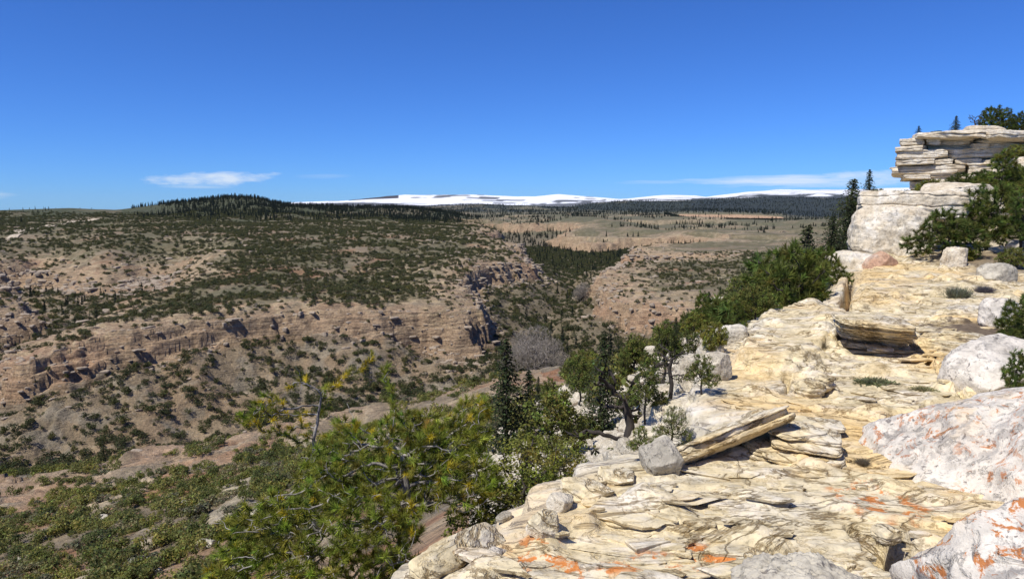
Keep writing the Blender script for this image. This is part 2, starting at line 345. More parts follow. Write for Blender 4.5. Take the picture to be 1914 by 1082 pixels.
def terrain(x, y):
    """height and helpers for the whole country below the ledge"""
    x = np.asarray(x, float); y = np.asarray(y, float)
    r = np.hypot(x, y); lr = np.log(np.maximum(r, 1)); az = az_of(x, y)
    # ridge slope
    nearm = r < 420
    dr = np.full(x.shape, 400.0)
    dr[nearm] = -poly_sd(LEDGE_POLY, x[nearm], y[nearm])
    ridge = np.interp(dr, S_D, S_Z)
    P = np.where(r > 160, PLATEAU(2 * az, lr), 0)
    w = sstep(165, 230, r) * sstep(60, 110, dr)
    P = ridge * (1 - w) + P * w
    und = fbm2(x / 190, y / 190, 3, 3) * 4.0 * sstep(230, 600, r) * (1 + sstep(900, 2000, r) * 1.2)
    P = P + und + fbm2(x / 42, y / 42, 3, 11) * (.25 + 1.3 * sstep(120, 500, r)) * sstep(20, 60, r)
    # canyon with stepped walls
    k = np.clip(r / 420, .6, 2.6)
    wx = x + k * (9 * fbm2(x / 75, y / 75, 3, 21) + 1.6 * noise2(x / 18, y / 18, 25)); wy = y + k * (9 * fbm2(x / 75, y / 75, 3, 31) + 1.6 * noise2(x / 18, y / 18, 35))
    din = poly_sd(CANYON, wx, wy)
    # rim slabs step down towards the rim
    rimz = sstep(70, 8, -din) * sstep(60, 130, dr)
    Pt = terrace(P + 1.6 * fbm2(x / 25, y / 25, 3, 41), 1.7, .25)
    rimz = np.maximum(rimz, sstep(.0, .35, noise2(x / 130, y / 130, 43)) * sstep(260, 420, r) * sstep(1900, 1300, r))
    fr_ = (P + 1.6 * fbm2(x / 25, y / 25, 3, 41)) / 1.7; riser = rimz * sstep(.62, .85, fr_ - np.floor(fr_))
    P = P + (Pt - P) * rimz * .9
    P = P - 3.0 * sstep(22, 0, -din) ** 2 * sstep(60, 130, dr) * (r > 260)
    Hc = (16 + 9 * noise2(x / 70, y / 70, 51) + 3 * noise2(x / 21, y / 21, 53)) * sstep(60, 150, dr) * (1 + 1.0 * sstep(800, 1400, r))
    Hc = np.maximum(Hc, 2.5); Hc = np.where(r < 262, Hc * .45, Hc)
    din = din + (terrace(fbm2(x / 34, y / 34, 2, 45) * 8, 2.6, .25) * (.4 + .6 * sstep(-.1, .3, noise2(x / 50, y / 50, 49))) + noise2(x / 8, y / 8, 47) * .5) * sstep(60, 150, dr) * sstep(-40, -6, din)
    off = 0; drop = 0; hs_ = (.16, .24, .2, .28, .12)
    for i, hf in enumerate(hs_):
        o = off + 3.0 * noise2(x / 26, y / 26, 61 + i) + .9 * noise2(x / 9, y / 9, 71 + i)
        drop = drop + Hc * hf * sstep(o, o + .6 * np.sqrt(k), din)
        off = off + (1.5 + 3.2 * sstep(-.2, .5, noise2(x / 55, y / 55, 81 + i))) * np.sqrt(k)
    sl = .37 + .06 * noise2(x / 60, y / 60, 91)
    tal = np.maximum(0, din - off * .8) * sl
    fl = FLOOR(2 * az, lr)
    zc = P - drop - tal
    m = np.maximum(zc, fl); kk = 7.0
    h = np.clip(.5 + .5 * (zc - fl) / kk, 0, 1)
    zc2 = fl + (zc - fl) * h + kk * h * (1 - h)
    zc2 = zc2 + (.5 * noise2(x / 7, y / 7, 93) + .9 * noise2(x / 18, y / 18, 94)) * sstep(off * .8, off * .8 + 12, din)
    z = np.where(din > 0, np.minimum(P, zc2), P)
    cliff = np.where(din > 0, sstep(-1, 2, din) * sstep(off + 6, off, din), sstep(25, 0, -din)) * sstep(60, 150, dr)
    z = z + fbm2(x / 9, y / 9, 3, 95) * .35 * sstep(12, 40, r) * sstep(4000, 1500, r)
    # rock ribs on the lower slope
    rib = .7 * sstep(.28, .52, noise2((x * .8 + y * .45) / 9, (x * -.45 + y * .9) / 26, 97) + .25 * noise2(x / 4, y / 4, 98)) * sstep(14, 40, r) * sstep(240, 150, r) * sstep(8, 20, dr) * (din < 0)
    z = z + rib * .9
    # far country
    zf = np.zeros(x.shape); L = [np.interp(az, a, zz) for _, a, zz in FAR_L]; lrs = [q[0] for q in FAR_L]
    zf = np.where(lr < lrs[0], L[0], zf)
    for i in range(len(L) - 1):
        t = np.clip((lr - lrs[i]) / (lrs[i + 1] - lrs[i]), 0, 1)
        zf = np.where((lr >= lrs[i]) & (lr <= lrs[i + 1]), L[i] + (L[i + 1] - L[i]) * t, zf)
    zf = np.where(lr > lrs[-1], L[-1], zf)
    zf = zf + (fbm2(x / 900, y / 900, 4, 101) * 9 * sstep(2600, 9000, r)) + fbm2(x / 300, y / 300, 3, 105) * 3.0 * sstep(2400, 5000, r)
    w = sstep(1900, 2500, r)
    z = z * (1 - w) + zf * w
    far2 = sstep(1250, 1600, r) * sstep(3900, 3300, r) * sstep(840, 900, 957 + F * np.tan(np.clip(az, -1.2, 1.2))) * (din < 40)
    z2 = z + 9 * fbm2(x / 380, y / 380, 4, 121); q2 = (z2 + 3 * fbm2(x / 90, y / 90, 3, 125)) / 13; f2_ = q2 - np.floor(q2)
    zt2 = z2 + (sstep(.80, .94, f2_) - f2_) * 13 * sstep(-.25, .15, noise2(x / 300, y / 300, 127)); z = z + (zt2 - z) * far2
    rim2 = far2 * sstep(.76, .82, f2_) * sstep(-.25, .15, noise2(x / 300, y / 300, 127)); foot2 = far2 * sstep(.5, .7, f2_) * (f2_ < .8) * sstep(-.25, .15, noise2(x / 300, y / 300, 127))
    return dict(rim2=rim2, foot2=foot2, z=z, r=r, az=az, dr=dr, din=din, cliff=cliff, rib=rib, floor=fl, off=off, riser=riser * (din < 0))

C_ = lambda *a: np.array(a)
def terrain_colour(T, x, y):
    r = T['r']; n = len(x)
    az_u = 957 + F * np.tan(T['az'])
    n1 = fbm2(x / 60, y / 60, 4, 201); n2 = fbm2(x / 14, y / 14, 4, 205); n3 = fbm2(x / 260, y / 260, 3, 209)
    def mx(c, col, w): return c + (col - c) * np.clip(w, 0, 1)[:, None]
    c = np.tile(C_(.185, .150, .112), (n, 1))
    c = mx(c, C_(.205, .185, .155), sstep(-.1, .5, n1) * .7)
    red = sstep(.15, .45, fbm2(x / 45, y / 45, 3, 215) + .25 * n2)
    c = mx(c, C_(.25, .125, .07), red * (.5 + .4 * (r < 210)) * sstep(1500, 700, r))
    # slickrock by the rims
    slick = sstep(70, 15, np.abs(T['din'])) * (T['din'] < 3) * sstep(-.5, .1, n2 + n1 * .6)
    c = mx(c, C_(.345, .285, .215), slick * .85)
    c = mx(c, C_(.31, .195, .135), slick * sstep(.15, .6, fbm2(x / 30, y / 30, 3, 231)) * .55)
    c = mx(c, C_(.29, .23, .178), T['cliff'] * .9)
    c = mx(c, C_(.27, .16, .115), T['cliff'] * sstep(.2, .7, n1) * .35)
    # talus
    tal = (T['din'] > T['off'] * .8) * 1.0
    c = mx(c, C_(.205, .160, .115), tal * .8)
    c = mx(c, C_(.185, .165, .14), tal * sstep(-.1, .4, n2 + .6 * n1) * .8)
    # stony slope right below us
    near = sstep(90, 30, T['dr']) * (r < 300)
    c = mx(c, C_(.30, .26, .20), near * sstep(.1, .5, n2) * .8)
    c = mx(c, C_(.24, .13, .075), (r < 210) * (T['din'] < 0) * sstep(-.1, .4, n1 + .5 * n2) * .55)
    c = mx(c, C_(.40, .355, .28), T['rib'])
    # plateau: thin olive cover
    top = (T['din'] < -25) * sstep(330, 480, r)
    c = mx(c, C_(.100, .094, .056), top * sstep(-.6, .1, n1 + .4 * n3) * .85)
    c = mx(c, C_(.30, .255, .19), T['riser'] * .8)
    c = mx(c, C_(.115, .098, .070), tal * sstep(850, 930, az_u) * (r > 380) * .75)
    grass = sstep(1500, 2200, r + 300 * n1) * sstep(840, 960, az_u + 60 * n1) * (1 - T['cliff'])
    c = mx(c, C_(.098, .098, .068), grass * .9)
    c = mx(c, C_(.21, .165, .115), grass * sstep(.2, .5, fbm2(x / 200, y / 200, 4, 241)) * .4)
    c = mx(c, C_(.25, .205, .155), T["rim2"] * .85)
    wood = sstep(1300, 1800, r + 200 * n1) * sstep(960, 840, az_u + 60 * n1) * (.55 + .45 * sstep(-.25, .1, n3 + .4 * n1))
    wood = np.maximum(wood, (np.abs(az_u - 420) < 190) * sstep(1600, 1900, r)); c = mx(c, C_(.04, .05, .026), wood * .9 * (r < 3500))
    # red scarp
    sc_ = (r > 4002) * (r < 4046) * (az_u > 1268) * (az_u < 1480)
    c = mx(c, C_(.33, .235, .18), sc_)
    f1 = fbm2(x / 420, y / 420, 4, 251); f2 = fbm2(x / 1300, y / 2600, 4, 255)
    fw = sstep(4300, 5200, r) * sstep(9800, 8400, r)
    c = mx(c, C_(.022, .03, .026), fw * sstep(-.35, -.1, f1 + .5 * f2 + .45 * sstep(1060, 1300, az_u)))
    c = c * np.where(r < 8000, 1.0, 1.0)[:, None] * C_(1.20, 1.15, .98)
    snow = sstep(8200, 8900, r + 500 * f1)
    c = mx(c, C_(.82, .84, .88), snow)
    hi = (az_u > 1130) * sstep(11200, 11900, r)
    dark = snow * (1 - .75 * hi) * sstep(-.04, .10, f2 * .7 + .5 * fbm2(x / 700, y / 350, 4, 261) - .22 * sstep(10500, 14000, r) + .22 * sstep(10800, 8600, r))
    c = mx(c, C_(.035, .04, .045), dark * .9)
    c = mx(c, C_(.05, .045, .05), snow * ((az_u > 655) * (az_u < 748) * (r > 12500)))
    c = mx(c, C_(.022, .03, .028), (az_u > 1290) * sstep(12300, 11500, r + 900 * f1) * sstep(4300, 5200, r) * .95 * sstep(-.5, -.2, f1))
    rock = np.clip(T['cliff'] + slick * .7 + sc_ * .6, 0, 1)
    return c, rock

def polar(rows, a0, a1, na):
    az = np.linspace(math.radians(a0), math.radians(a1), na)
    R, A = np.meshgrid(rows, az, indexing='ij')
    return R * np.sin(A), R * np.cos(A)
def rows_of(spec):
    out = []
    for a, b, n in spec: out.append(np.exp(np.linspace(math.log(a), math.log(b), n, endpoint=False)))
    return np.concatenate(out + [[spec[-1][1]]])
ROWS = rows_of([(3.0, 40, 70), (40, 180, 120), (180, 330, 90), (330, 460, 170), (460, 1000, 180), (1000, 2200, 130), (2200, 3980, 70), (3980, 4080, 12), (4080, 26000, 70)])
X, Y = polar(ROWS, -47, 47, 700)
T = terrain(X.ravel(), Y.ravel())
col, rock = terrain_colour(T, X.ravel(), Y.ravel())
me = mesh_np('canyon_terrain', np.stack([X.ravel(), Y.ravel(), T['z']], 1), grid_faces(*X.shape), [M_TERR])
add_attr(me, 'col', col, 'FLOAT_COLOR'); add_attr(me, 'rock', rock)
_gf = grid_faces(*X.shape); me.polygons.foreach_set('use_smooth', np.full(len(_gf), True))
tag(link('canyon_terrain', me), 'wide canyon country of tan mesas, cliffs and far snowy heights', kind='structure')

# ------------------------------------------------------------------ the ledge and the hillside to the right
_lz = [(800, 1075, 3.05), (1000, 1060, 3.12), (1300, 1075, 3.1), (1600, 1075, 3.3), (1900, 1075, 3.6), (1050, 930, 3.95), (1300, 900, 4.25), (1600, 900, 4.5), (1900, 900, 5.0), (1300, 780, 5.6), (1500, 780, 5.8), (1800, 780, 6.4),
       (1400, 660, 8.3), (1600, 660, 8.6), (1880, 660, 9.3), (1480, 604, 10.2), (1700, 600, 10.8), (1900, 600, 11.5), (1650, 545, 14), (1850, 545, 14.8), (1640, 512, 17.0), (1800, 512, 17.3), (1914, 505, 18),
       (1700, 450, 22), (1880, 440, 24), (2000, 440, 25), (1700, 374, 27), (1650, 376, 26), (1800, 360, 34), (1914, 354, 36), (2050, 354, 36), (1700, 368, 32), (1700, 366, 40), (1914, 352, 45), (1750, 372, 60)]
_q = np.array([P3(*p) for p in _lz]); LZ = RBF(_q[:, :2] * .25, _q[:, 2])
PZ = lambda l, z=-1.62: [tuple(Pz(u, v, z)[:2]) for u, v in l]
RAISED = [(PZ([(1375, 668), (1362, 690), (1420, 706), (1500, 713), (1528, 694), (1575, 655), (1640, 632), (1560, 596), (1450, 600), (1385, 628)]), .13),
          (PZ([(1690, 645), (1745, 690), (1795, 742), (1850, 722), (2000, 690), (2000, 560), (1760, 590)]), .07),
          (PZ([(1060, 1000), (1150, 985), (1268, 984), (1262, 955), (1180, 945), (1090, 960)]), .045),
          (PZ([(1395, 815), (1450, 800), (1550, 800), (1560, 845), (1480, 850), (1400, 838)]), .05),
          (PZ([(1600, 590), (1600, 540), (1640, 515), (1900, 515), (1900, 560), (1700, 575)]), .10)]
CRACKS = [(PZ([(1690, 648), (1745, 692), (1797, 744)]), .03, .10), (PZ([(1468, 742), (1474, 712)]), .05, .16), (PZ([(1250, 985), (1330, 1000), (1420, 1008)]), .012, .03), (PZ([(1520, 690), (1600, 600)]), .02, .05),
          (PZ([(1625, 1005), (1655, 1035), (1665, 1075)]), .085, .5), (PZ([(1350, 720), (1450, 735)]), .012, .03), (PZ([(1575, 592), (1592, 530)]), .10, .5)]
def ledge(x, y, detail=True):
    x = np.asarray(x, float); y = np.asarray(y, float); r = np.hypot(x, y)
    jx = x + .12 * fbm2(x * 1.6, y * 1.6, 3, 301) + .03 * noise2(x * 7, y * 7, 303); jy = y + .12 * fbm2(x * 1.6, y * 1.6, 3, 305) + .03 * noise2(x * 7, y * 7, 307)
    do = -poly_sd(LEDGE_POLY, jx, jy)
    z = LZ(x * .25, y * .25) + fbm2(x / 3.2, y / 3.2, 2, 311) * .045
    xa = x * .98 + y * .2; ya = -x * .2 + y * .98
    if detail:
        jag = .004 * noise2(x * 9, y * 9, 325) + .002 * noise2(x * 27, y * 27, 327)
        for pl, hgt in RAISED:
            m = np.abs(x - np.mean([q[0] for q in pl])) + np.abs(y - np.mean([q[1] for q in pl])) < 9
            sd_ = poly_sd(pl, x[m], y[m])
            for q in range(4): z[m] += hgt / 4 * sstep(-.008, .012, sd_ - .045 * q + .10 * fbm2(x[m] * 2.2, y[m] * 2.2, 3, 319) + (.05 + .02 * q) * fbm2(x[m] * (1.5 + q), y[m] * (1.5 + q), 3, 900 + q))
        patch = .25 + .75 * sstep(-.25, .25, noise2(x / 1.1, y / 1.1, 323))
        b = .085 * ya + .02 * xa + fbm2(xa / 2.4, ya / 1.0, 3, 321, .5) * .05 + jag
        z = z + (terrace(b, .034, .10) - b) * .85 * patch
        b2 = .10 * ya + fbm2(xa / .75, ya / .3, 3, 331, .5) * .024 + .5 * jag
        z = z + (terrace(b2, .014, .16) - b2) * .6 * sstep(13, 8, r) * (1 - .6 * patch) + .0016 * fbm2(x * 12, y * 12, 2, 335)
        for pl, wd, dp in CRACKS:
            d = poly_sd(pl, x + .05 * noise2(x * 4, y * 4, 337), y + .05 * noise2(x * 4, y * 4, 339), False); z = z - dp * sstep(wd, wd * .35, d)
    e = np.maximum(do + .25, 0)
    drop = .9 * e ** 1.7
    lay = terrace(drop + .05 * noise2(x * 3, y * 3, 341), .17, .3)
    drop = drop * .35 + lay * .65
    drop = np.where(do > 1.2, drop + (do - 1.2) * 6, drop)
    z = z - np.minimum(drop, 14)
    return z, do
lrows = rows_of([(1.7, 5, 220), (5, 12, 200), (12, 20, 80), (20, 60, 50)])
LX, LY = polar(lrows, -27, 46, 620)
lz, ldo = ledge(LX.ravel(), LY.ravel())
keep = ldo.reshape(LX.shape) < 2.2
gf = grid_faces(*LX.shape); kf = keep.ravel()[gf].any(1)
gf = gf[kf]; used = np.unique(gf); remap = np.full(LX.size, -1, np.int64); remap[used] = np.arange(len(used))
lv = np.stack([LX.ravel(), LY.ravel(), lz], 1)[used]
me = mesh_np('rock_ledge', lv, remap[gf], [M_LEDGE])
lx, ly = lv[:, 0], lv[:, 1]; lr_ = np.hypot(lx, ly)
lu, lvv, _ = pix(lv)
mask = np.zeros((len(lv), 3))
def spot(u, v, z, rad): p = Pz(u, v, z); return sstep(rad, rad * .6, np.hypot(lx - p[0], ly - p[1]) + rad * .3 * fbm2(lx * 9, ly * 9, 2, 351))
for u, v, rd in [(1060, 1070, .16), (1210, 1068, .2), (1140, 1060, .1), (1640, 940, .3), (1330, 1050, .2), (1000, 1040, .2)]: mask[:, 0] = np.maximum(mask[:, 0], spot(u, v, -1.6, rd))
mask[:, 1] = sstep(.1, .5, fbm2(lx / 3.5, ly / 3.5, 3, 361)) * sstep(15, 18, lr_) * .8
mask[:, 1] = np.maximum(mask[:, 1], spot(1890, 645, -1.6, 1.0)); mask[:, 1] = np.maximum(mask[:, 1], spot(1850, 525, -1.6, 1.6) * .8)
mask[:, 2] = sstep(0, 1, ldo[used] / .5 + .8) * .8
add_attr(me, 'mask', mask, 'FLOAT_COLOR')
tag(link('rock_ledge', me), 'broad cream sandstone ledge in the foreground', kind='structure')
# ------------------------------------------------------------------ vegetation materials
def mat_leaf(name, spread=.35, trans=.38):
    t = NT(name)
    c = t.attr('tint'); oi = t.n('ShaderNodeObjectInfo')
    c = t.mix(1, c, t.ramp(oi.outputs['Random'], [(0, (.78, .80, .85)), (.5, (1, 1, 1)), (1, (1.25, 1.18, .95))]), 'MULTIPLY')
    t.base(c); t.b.inputs['Roughness'].default_value = .65; t.b.inputs['Specular IOR Level'].default_value = .2
    tr = t.n('ShaderNodeBsdfTranslucent'); t.l(c, tr.inputs[0]); ms = t.n('ShaderNodeMixShader'); ms.inputs[0].default_value = trans
    t.l(t.b.outputs[0], ms.inputs[1]); t.l(tr.outputs[0], ms.inputs[2]); t.l(ms.outputs[0], t.out.inputs[0]); return t.m
def mat_bark(name, dark, light, scale=14):
    t = NT(name); p = t.pos((1, 1, .35)); n = t.noise(scale, 5, .7, p); n2 = t.noise(scale * .25, 3, .6, t.pos())
    t.base(t.mix(1, t.ramp(n, [(.35, dark), (.65, light)]), t.ramp(n2, [(.3, .6), (.7, 1.15)]), 'MULTIPLY')); t.bump(n, .6, .02); return t.m
M_LEAF = mat_leaf('evergreen_leaves'); M_NEEDLE = mat_leaf('pine_needles', trans=.35)
M_BARK = mat_bark('grey_bark', (.16, .14, .125), (.42, .39, .35)); M_DARKBARK = mat_bark('dark_bark', (.025, .021, .018), (.085, .07, .06))
M_TWIG = mat_bark('bare_twigs', (.22, .19, .155), (.36, .32, .27))

def unit(v): return v / np.maximum(np.linalg.norm(v, axis=-1, keepdims=True), 1e-9)
def rdirs(n, g): return unit(g.normal(size=(n, 3)))

def grow(trunk, attr, step, infl, kill, g, maxit=220, jit=.25, droop=0.0):
    pos = [np.array(p, float) for p in trunk]; par = [-1] + list(range(len(trunk) - 1))
    P = np.array(pos); A = np.asarray(attr, float).copy()
    D = np.linalg.norm(A[:, None] - P[None], axis=2); near = D.argmin(1); dist = D.min(1)
    for it in range(maxit):
        act = dist < infl
        if not act.any():
            if len(A) == 0: break
            act = dist < dist.min() + step
        acc = {}
        idx = near[act]; dv = unit(A[act] - P[idx])
        order = np.argsort(idx, kind='stable'); idx = idx[order]; dv = dv[order]
        un, st = np.unique(idx, return_index=True)
        s = np.add.reduceat(dv, st, axis=0)
        nd = unit(unit(s) + jit * g.normal(size=s.shape) + np.array([0, 0, -droop]))
        new = P[un] + nd * step
        base = len(P); P = np.concatenate([P, new]); par += un.tolist()
        D = np.linalg.norm(A[:, None] - new[None], axis=2); dm = D.min(1); di = D.argmin(1) + base
        up = dm < dist; dist = np.where(up, dm, dist); near = np.where(up, di, near)
        k = dist > kill; A = A[k]; dist = dist[k]; near = near[k]
        if len(A) == 0 or len(P) > 9000: break
    return P, np.array(par)
def pipe(par, r0, e=2.4):
    n = len(par); w = np.zeros(n); ch = np.zeros(n, int)
    for i in range(1, n): ch[par[i]] += 1
    for i in range(n - 1, -1, -1):
        if ch[i] == 0: w[i] += 1
        if par[i] >= 0: w[par[i]] += w[i]
    return r0 * w ** (1 / e), ch, w
def tubes(P, par, rad, sides=5, sel=None):
    n = len(P); kids = [[] for _ in range(n)]
    for i in range(1, n): kids[par[i]].append(i)
    V = []; Fq = []; off = 0
    starts = [(0, None)]
    while starts:
        i, pr = starts.pop()
        ch = [] if pr is None else [pr]
        j = i
        while True:
            ch.append(j)
            if not kids[j]: break
            k = sorted(kids[j], key=lambda q: -rad[q]); starts += [(q, j) for q in k[1:]]; j = k[0]
        if len(ch) < 2: continue
        p = P[ch]; r = rad[ch].copy()
        if pr is not None: r[0] = min(r[0], r[1] * 1.15)
        r[-1] *= .35
        t = np.gradient(p, axis=0); t = unit(t)
        ref = np.where(np.abs(t[:, 2:3]) > .9, np.array([[1., 0, 0]]), np.array([[0, 0, 1.]]))
        a = unit(np.cross(t, ref)); b = np.cross(t, a)
        ang = np.arange(sides) * 2 * math.pi / sides
        ring = p[:, None] + r[:, None, None] * (np.cos(ang)[None, :, None] * a[:, None] + np.sin(ang)[None, :, None] * b[:, None])
        V.append(ring.reshape(-1, 3)); m = len(ch)
        q = np.arange(m * sides).reshape(m, sides) + off
        Fq.append(np.stack([q[:-1], np.roll(q[:-1], -1, 1), np.roll(q[1:], -1, 1), q[1:]], -1).reshape(-1, 4)); off += m * sides
    return np.concatenate(V), np.concatenate(Fq)
def needle_tris(base, dirs, per, L, w, spread, g):
    n = len(base); d = np.repeat(dirs, per, 0); b = np.repeat(base, per, 0)
    nd = unit(d + spread * g.normal(size=d.shape)); ln = L * g.uniform(.65, 1.1, (len(d), 1))
    side = unit(np.cross(nd, g.normal(size=nd.shape))) * (w * .5)
    b = b + d * g.uniform(-.5, .35, (len(d), 1)) * L * .8
    V = np.stack([b - side, b + side, b + nd * ln], 1).reshape(-1, 3)
    return V, np.arange(len(V)).reshape(-1, 3)
def leaf_quads(c, size, g, out=None, flat=.0):
    """small leaf-sized faces; out: outward directions that bend the normals"""
    n = len(c); nrm = rdirs(n, g)
    if out is not None: nrm = unit(nrm * .8 + out)
    a = unit(np.cross(nrm, g.normal(size=nrm.shape))); b = np.cross(nrm, a)
    s = size * g.uniform(.6, 1.25, (n, 1)); a = a * s; b = b * s * g.uniform(.45, .8, (n, 1))
    V = np.stack([c - a - .3 * b, c + .2 * a - b, c + a + .3 * b, c - .2 * a + b], 1).reshape(-1, 3)
    return V, np.arange(len(V)).reshape(-1, 4)
def tinted(me, col, per):
    add_attr(me, 'tint', np.repeat(col, per, 0), 'FLOAT_COLOR')
def var_col(n, base, g, amp=.3, warm=None, pw=0):
    c = np.array(base)[None] * np.exp(amp * g.normal(size=(n, 1))) * np.exp(.1 * g.normal(size=(n, 3)))
    if warm is not None:
        k = g.random(n) < pw; c[k] = np.array(warm)[None] * np.exp(.2 * g.normal(size=(k.sum(), 1)))
    return c

# ------------------------------------------------------------------ low shrubs and far conifers
def shrub_mesh(name, seed, nl=230, size=.11, tall=.62, base=(.060, .072, .024), lobes=7):
    g = np.random.default_rng(seed)
    lc = g.normal(size=(lobes, 3)) * np.array([.5, .5, .16]) + np.array([0, 0, .42 * tall / .62]); lr = g.uniform(.32, .6, lobes)
    k = g.integers(0, lobes, nl); d = rdirs(nl, g); d[:, 2] = np.where(d[:, 2] < -.35, -d[:, 2], d[:, 2])
    c = lc[k] + d * lr[k, None] * g.uniform(.6, 1.08, (nl, 1)) * np.array([1, 1, tall * 1.25]); c[:, 2] = np.abs(c[:, 2]) + .02
    V, Fc = leaf_quads(c, size, g, d)
    me = mesh_np(name, V, Fc, [M_LEAF], smooth=False)
    tinted(me, var_col(nl, base, g, .28), 4); return me
SHRUBS = [shrub_mesh('juniper_shrub', 500 + i, 420 + 40 * i, .105, t, b, l) for i, (t, b, l) in enumerate([(.85, (.150, .160, .042), 7), (1.0, (.115, .130, .040), 6), (.7, (.175, .175, .050), 8), (.95, (.20, .195, .055), 5), (.6, (.19, .18, .10), 9)])]
FARSH = [shrub_mesh('juniper_shrub', 540 + i, 320, .12, t, b, l) for i, (t, b, l) in enumerate([(.8, (.075, .082, .032), 7), (.95, (.062, .072, .030), 6), (.65, (.085, .088, .036), 8), (.85, (.098, .098, .038), 5), (.5, (.115, .105, .062), 9)])]
def conifer_mesh(name, seed, n=170, base=(.024, .034, .018), wide=.2):
    g = np.random.default_rng(seed); t = g.random(n) ** .75; h = 1 - t
    h = .06 + .94 * (1 - np.sqrt(g.random(n))); ang = g.random(n) * 6.283
    rad = wide * (1 - h) ** .85 * (.75 + .25 * np.sin(h * 40 + seed)) * g.uniform(.55, 1.1, n) + .01
    c = np.stack([np.cos(ang) * rad, np.sin(ang) * rad, h - .35 * rad], 1); d = np.stack([np.cos(ang), np.sin(ang), .3 + 0 * ang], 1)
    V, Fc = leaf_quads(c, .055, g, d)
    me = mesh_np(name, V, Fc, [M_LEAF], smooth=False); tinted(me, var_col(n, base, g, .25), 4); return me
CONIFERS = [conifer_mesh('far_conifer', 600 + i, 150, (.020, .029, .017), w) for i, w in enumerate((.18, .23, .15))]

# what the camera can see of the ground: running horizon along each direction
_tan = (T['z'] / T['r']).reshape(X.shape); HORIZ = np.maximum.accumulate(_tan, 0)
_ledge_el = np.full(X.shape[1], -9.0)
_la = np.linspace(math.radians(-47), math.radians(47), X.shape[1])
_lt = lv[:, 2] / lr_; _li = np.clip(((az_of(lx, ly) - _la[0]) / (_la[1] - _la[0])).round().astype(int), 0, len(_la) - 1)
np.maximum.at(_ledge_el, _li, np.where((_lt > -9), _lt, -9))
def visible(x, y, z, h):
    r = np.hypot(x, y); i = np.clip(np.searchsorted(ROWS, r) - 1, 0, len(ROWS) - 1)
    j = np.clip(((az_of(x, y) - _la[0]) / (_la[1] - _la[0])).round().astype(int), 0, len(_la) - 1)
    e = (z + h) / r
    return (e > HORIZ[i, j] - .0006) & (e > _ledge_el[j])
def ground_near(x, y):
    zt = terrain(np.array([x]), np.array([y]))['z'][0]
    return zt
def sector(n, r0, r1, a0, a1):
    r = np.sqrt(rng.uniform(r0 * r0, r1 * r1, n)); a = np.radians(rng.uniform(a0, a1, n)); return r * np.sin(a), r * np.cos(a)

def uu(x, y): return 957 + F * x / y
SH = []                              # x, y, z, scale, kind
def add_shrubs(n, r0, r1, a0, a1, prob, smin, smax, kinds=(0, 1, 2, 3, 4)):
    x, y = sector(n, r0, r1, a0, a1); t = terrain(x, y)
    k = rng.random(n) < prob(x, y, t)
    x, y, z, d = x[k], y[k], t['z'][k], t['cliff'][k]
    s = rng.uniform(0, 1, len(x)) ** 1.4 * (smax - smin) + smin
    SH.append(np.stack([x, y, z - .08 * s, s, rng.choice(kinds, len(x))], 1))
def p_low(x, y, t):                  # slope and bench right below the viewer
    n = fbm2(x / 17, y / 17, 3, 701)
    p = .20 + .46 * sstep(-.35, .2, n)
    p = p * (1 - .85 * t['rib']) * (t['din'] < -1)
    p = p * np.where(t['din'] > -32, .10 + .5 * sstep(.1, .5, n), 1)
    return p * sstep(10, 22, t['dr']) * sstep(40, 60, t['r'])
add_shrubs(13000, 34, 235, -46, 12, p_low, .45, 1.6)
def p_tal(x, y, t):
    n = fbm2(x / 30, y / 30, 3, 711); fl = sstep(14, 4, t['z'] - t['floor'])
    return (t['din'] > t['off'] * .8 + 1) * (.30 + .5 * sstep(-.2, .4, n) + .35 * fl) * np.where(uu(x, y) > 880, 1.15, 1) * np.where(t['r'] > 430, 1.0, .62)
add_shrubs(11500, 200, 430, -46, 6, p_tal, .9, 2.5, (0, 1, 1, 0, 3))
add_shrubs(42000, 430, 1500, -46, 20, p_tal, 1.2, 3.0, (0, 1, 1, 0, 3))
add_shrubs(30000, 430, 1500, -6, 18, p_tal, .7, 1.8, (0, 1, 1, 0, 3))
def p_cliff(x, y, t): return (np.abs(t['din']) < 20) * (t['r'] > 240) * (t['dr'] > 90) * .35
add_shrubs(9000, 300, 1200, -46, 22, p_cliff, .8, 1.9)
def p_top(x, y, t):
    n = fbm2(x / 55, y / 38, 4, 721) + .4 * noise2(x / 220, y / 160, 725)
    ins = -t['din']
    return (t['din'] < -2) * (t['dr'] > 110) * np.where(ins < 35, .16 + .35 * sstep(-.15, .3, n), .15 + .72 * sstep(-.5, .1, n))
add_shrubs(17000, 380, 720, -46, 4, p_top, 1.1, 2.4, (0, 2, 3, 2, 4))
add_shrubs(40000, 720, 2000, -46, 2, p_top, 1.5, 3.2, (0, 2, 3, 2))
add_shrubs(6000, 480, 1000, 5, 30, p_top, 1.1, 2.3, (0, 2, 3, 4))
SH = np.concatenate(SH)
_vis = visible(SH[:, 0], SH[:, 1], SH[:, 2], SH[:, 3]); _u, _v, _ = pix(SH[:, :3])
_in = _vis & (_u > -10) & (_u < 1500) & (_v < 1090)
_size = np.where(_in & ~((_u > 400) & (_u < 1000) & (_v > 760)), SH[:, 3] / np.hypot(SH[:, 0], SH[:, 1]), 0)
SH[:, 4] = np.where(np.hypot(SH[:, 0], SH[:, 1]) < 240, SH[:, 4], SH[:, 4] + 5); ALLSH = SHRUBS + FARSH
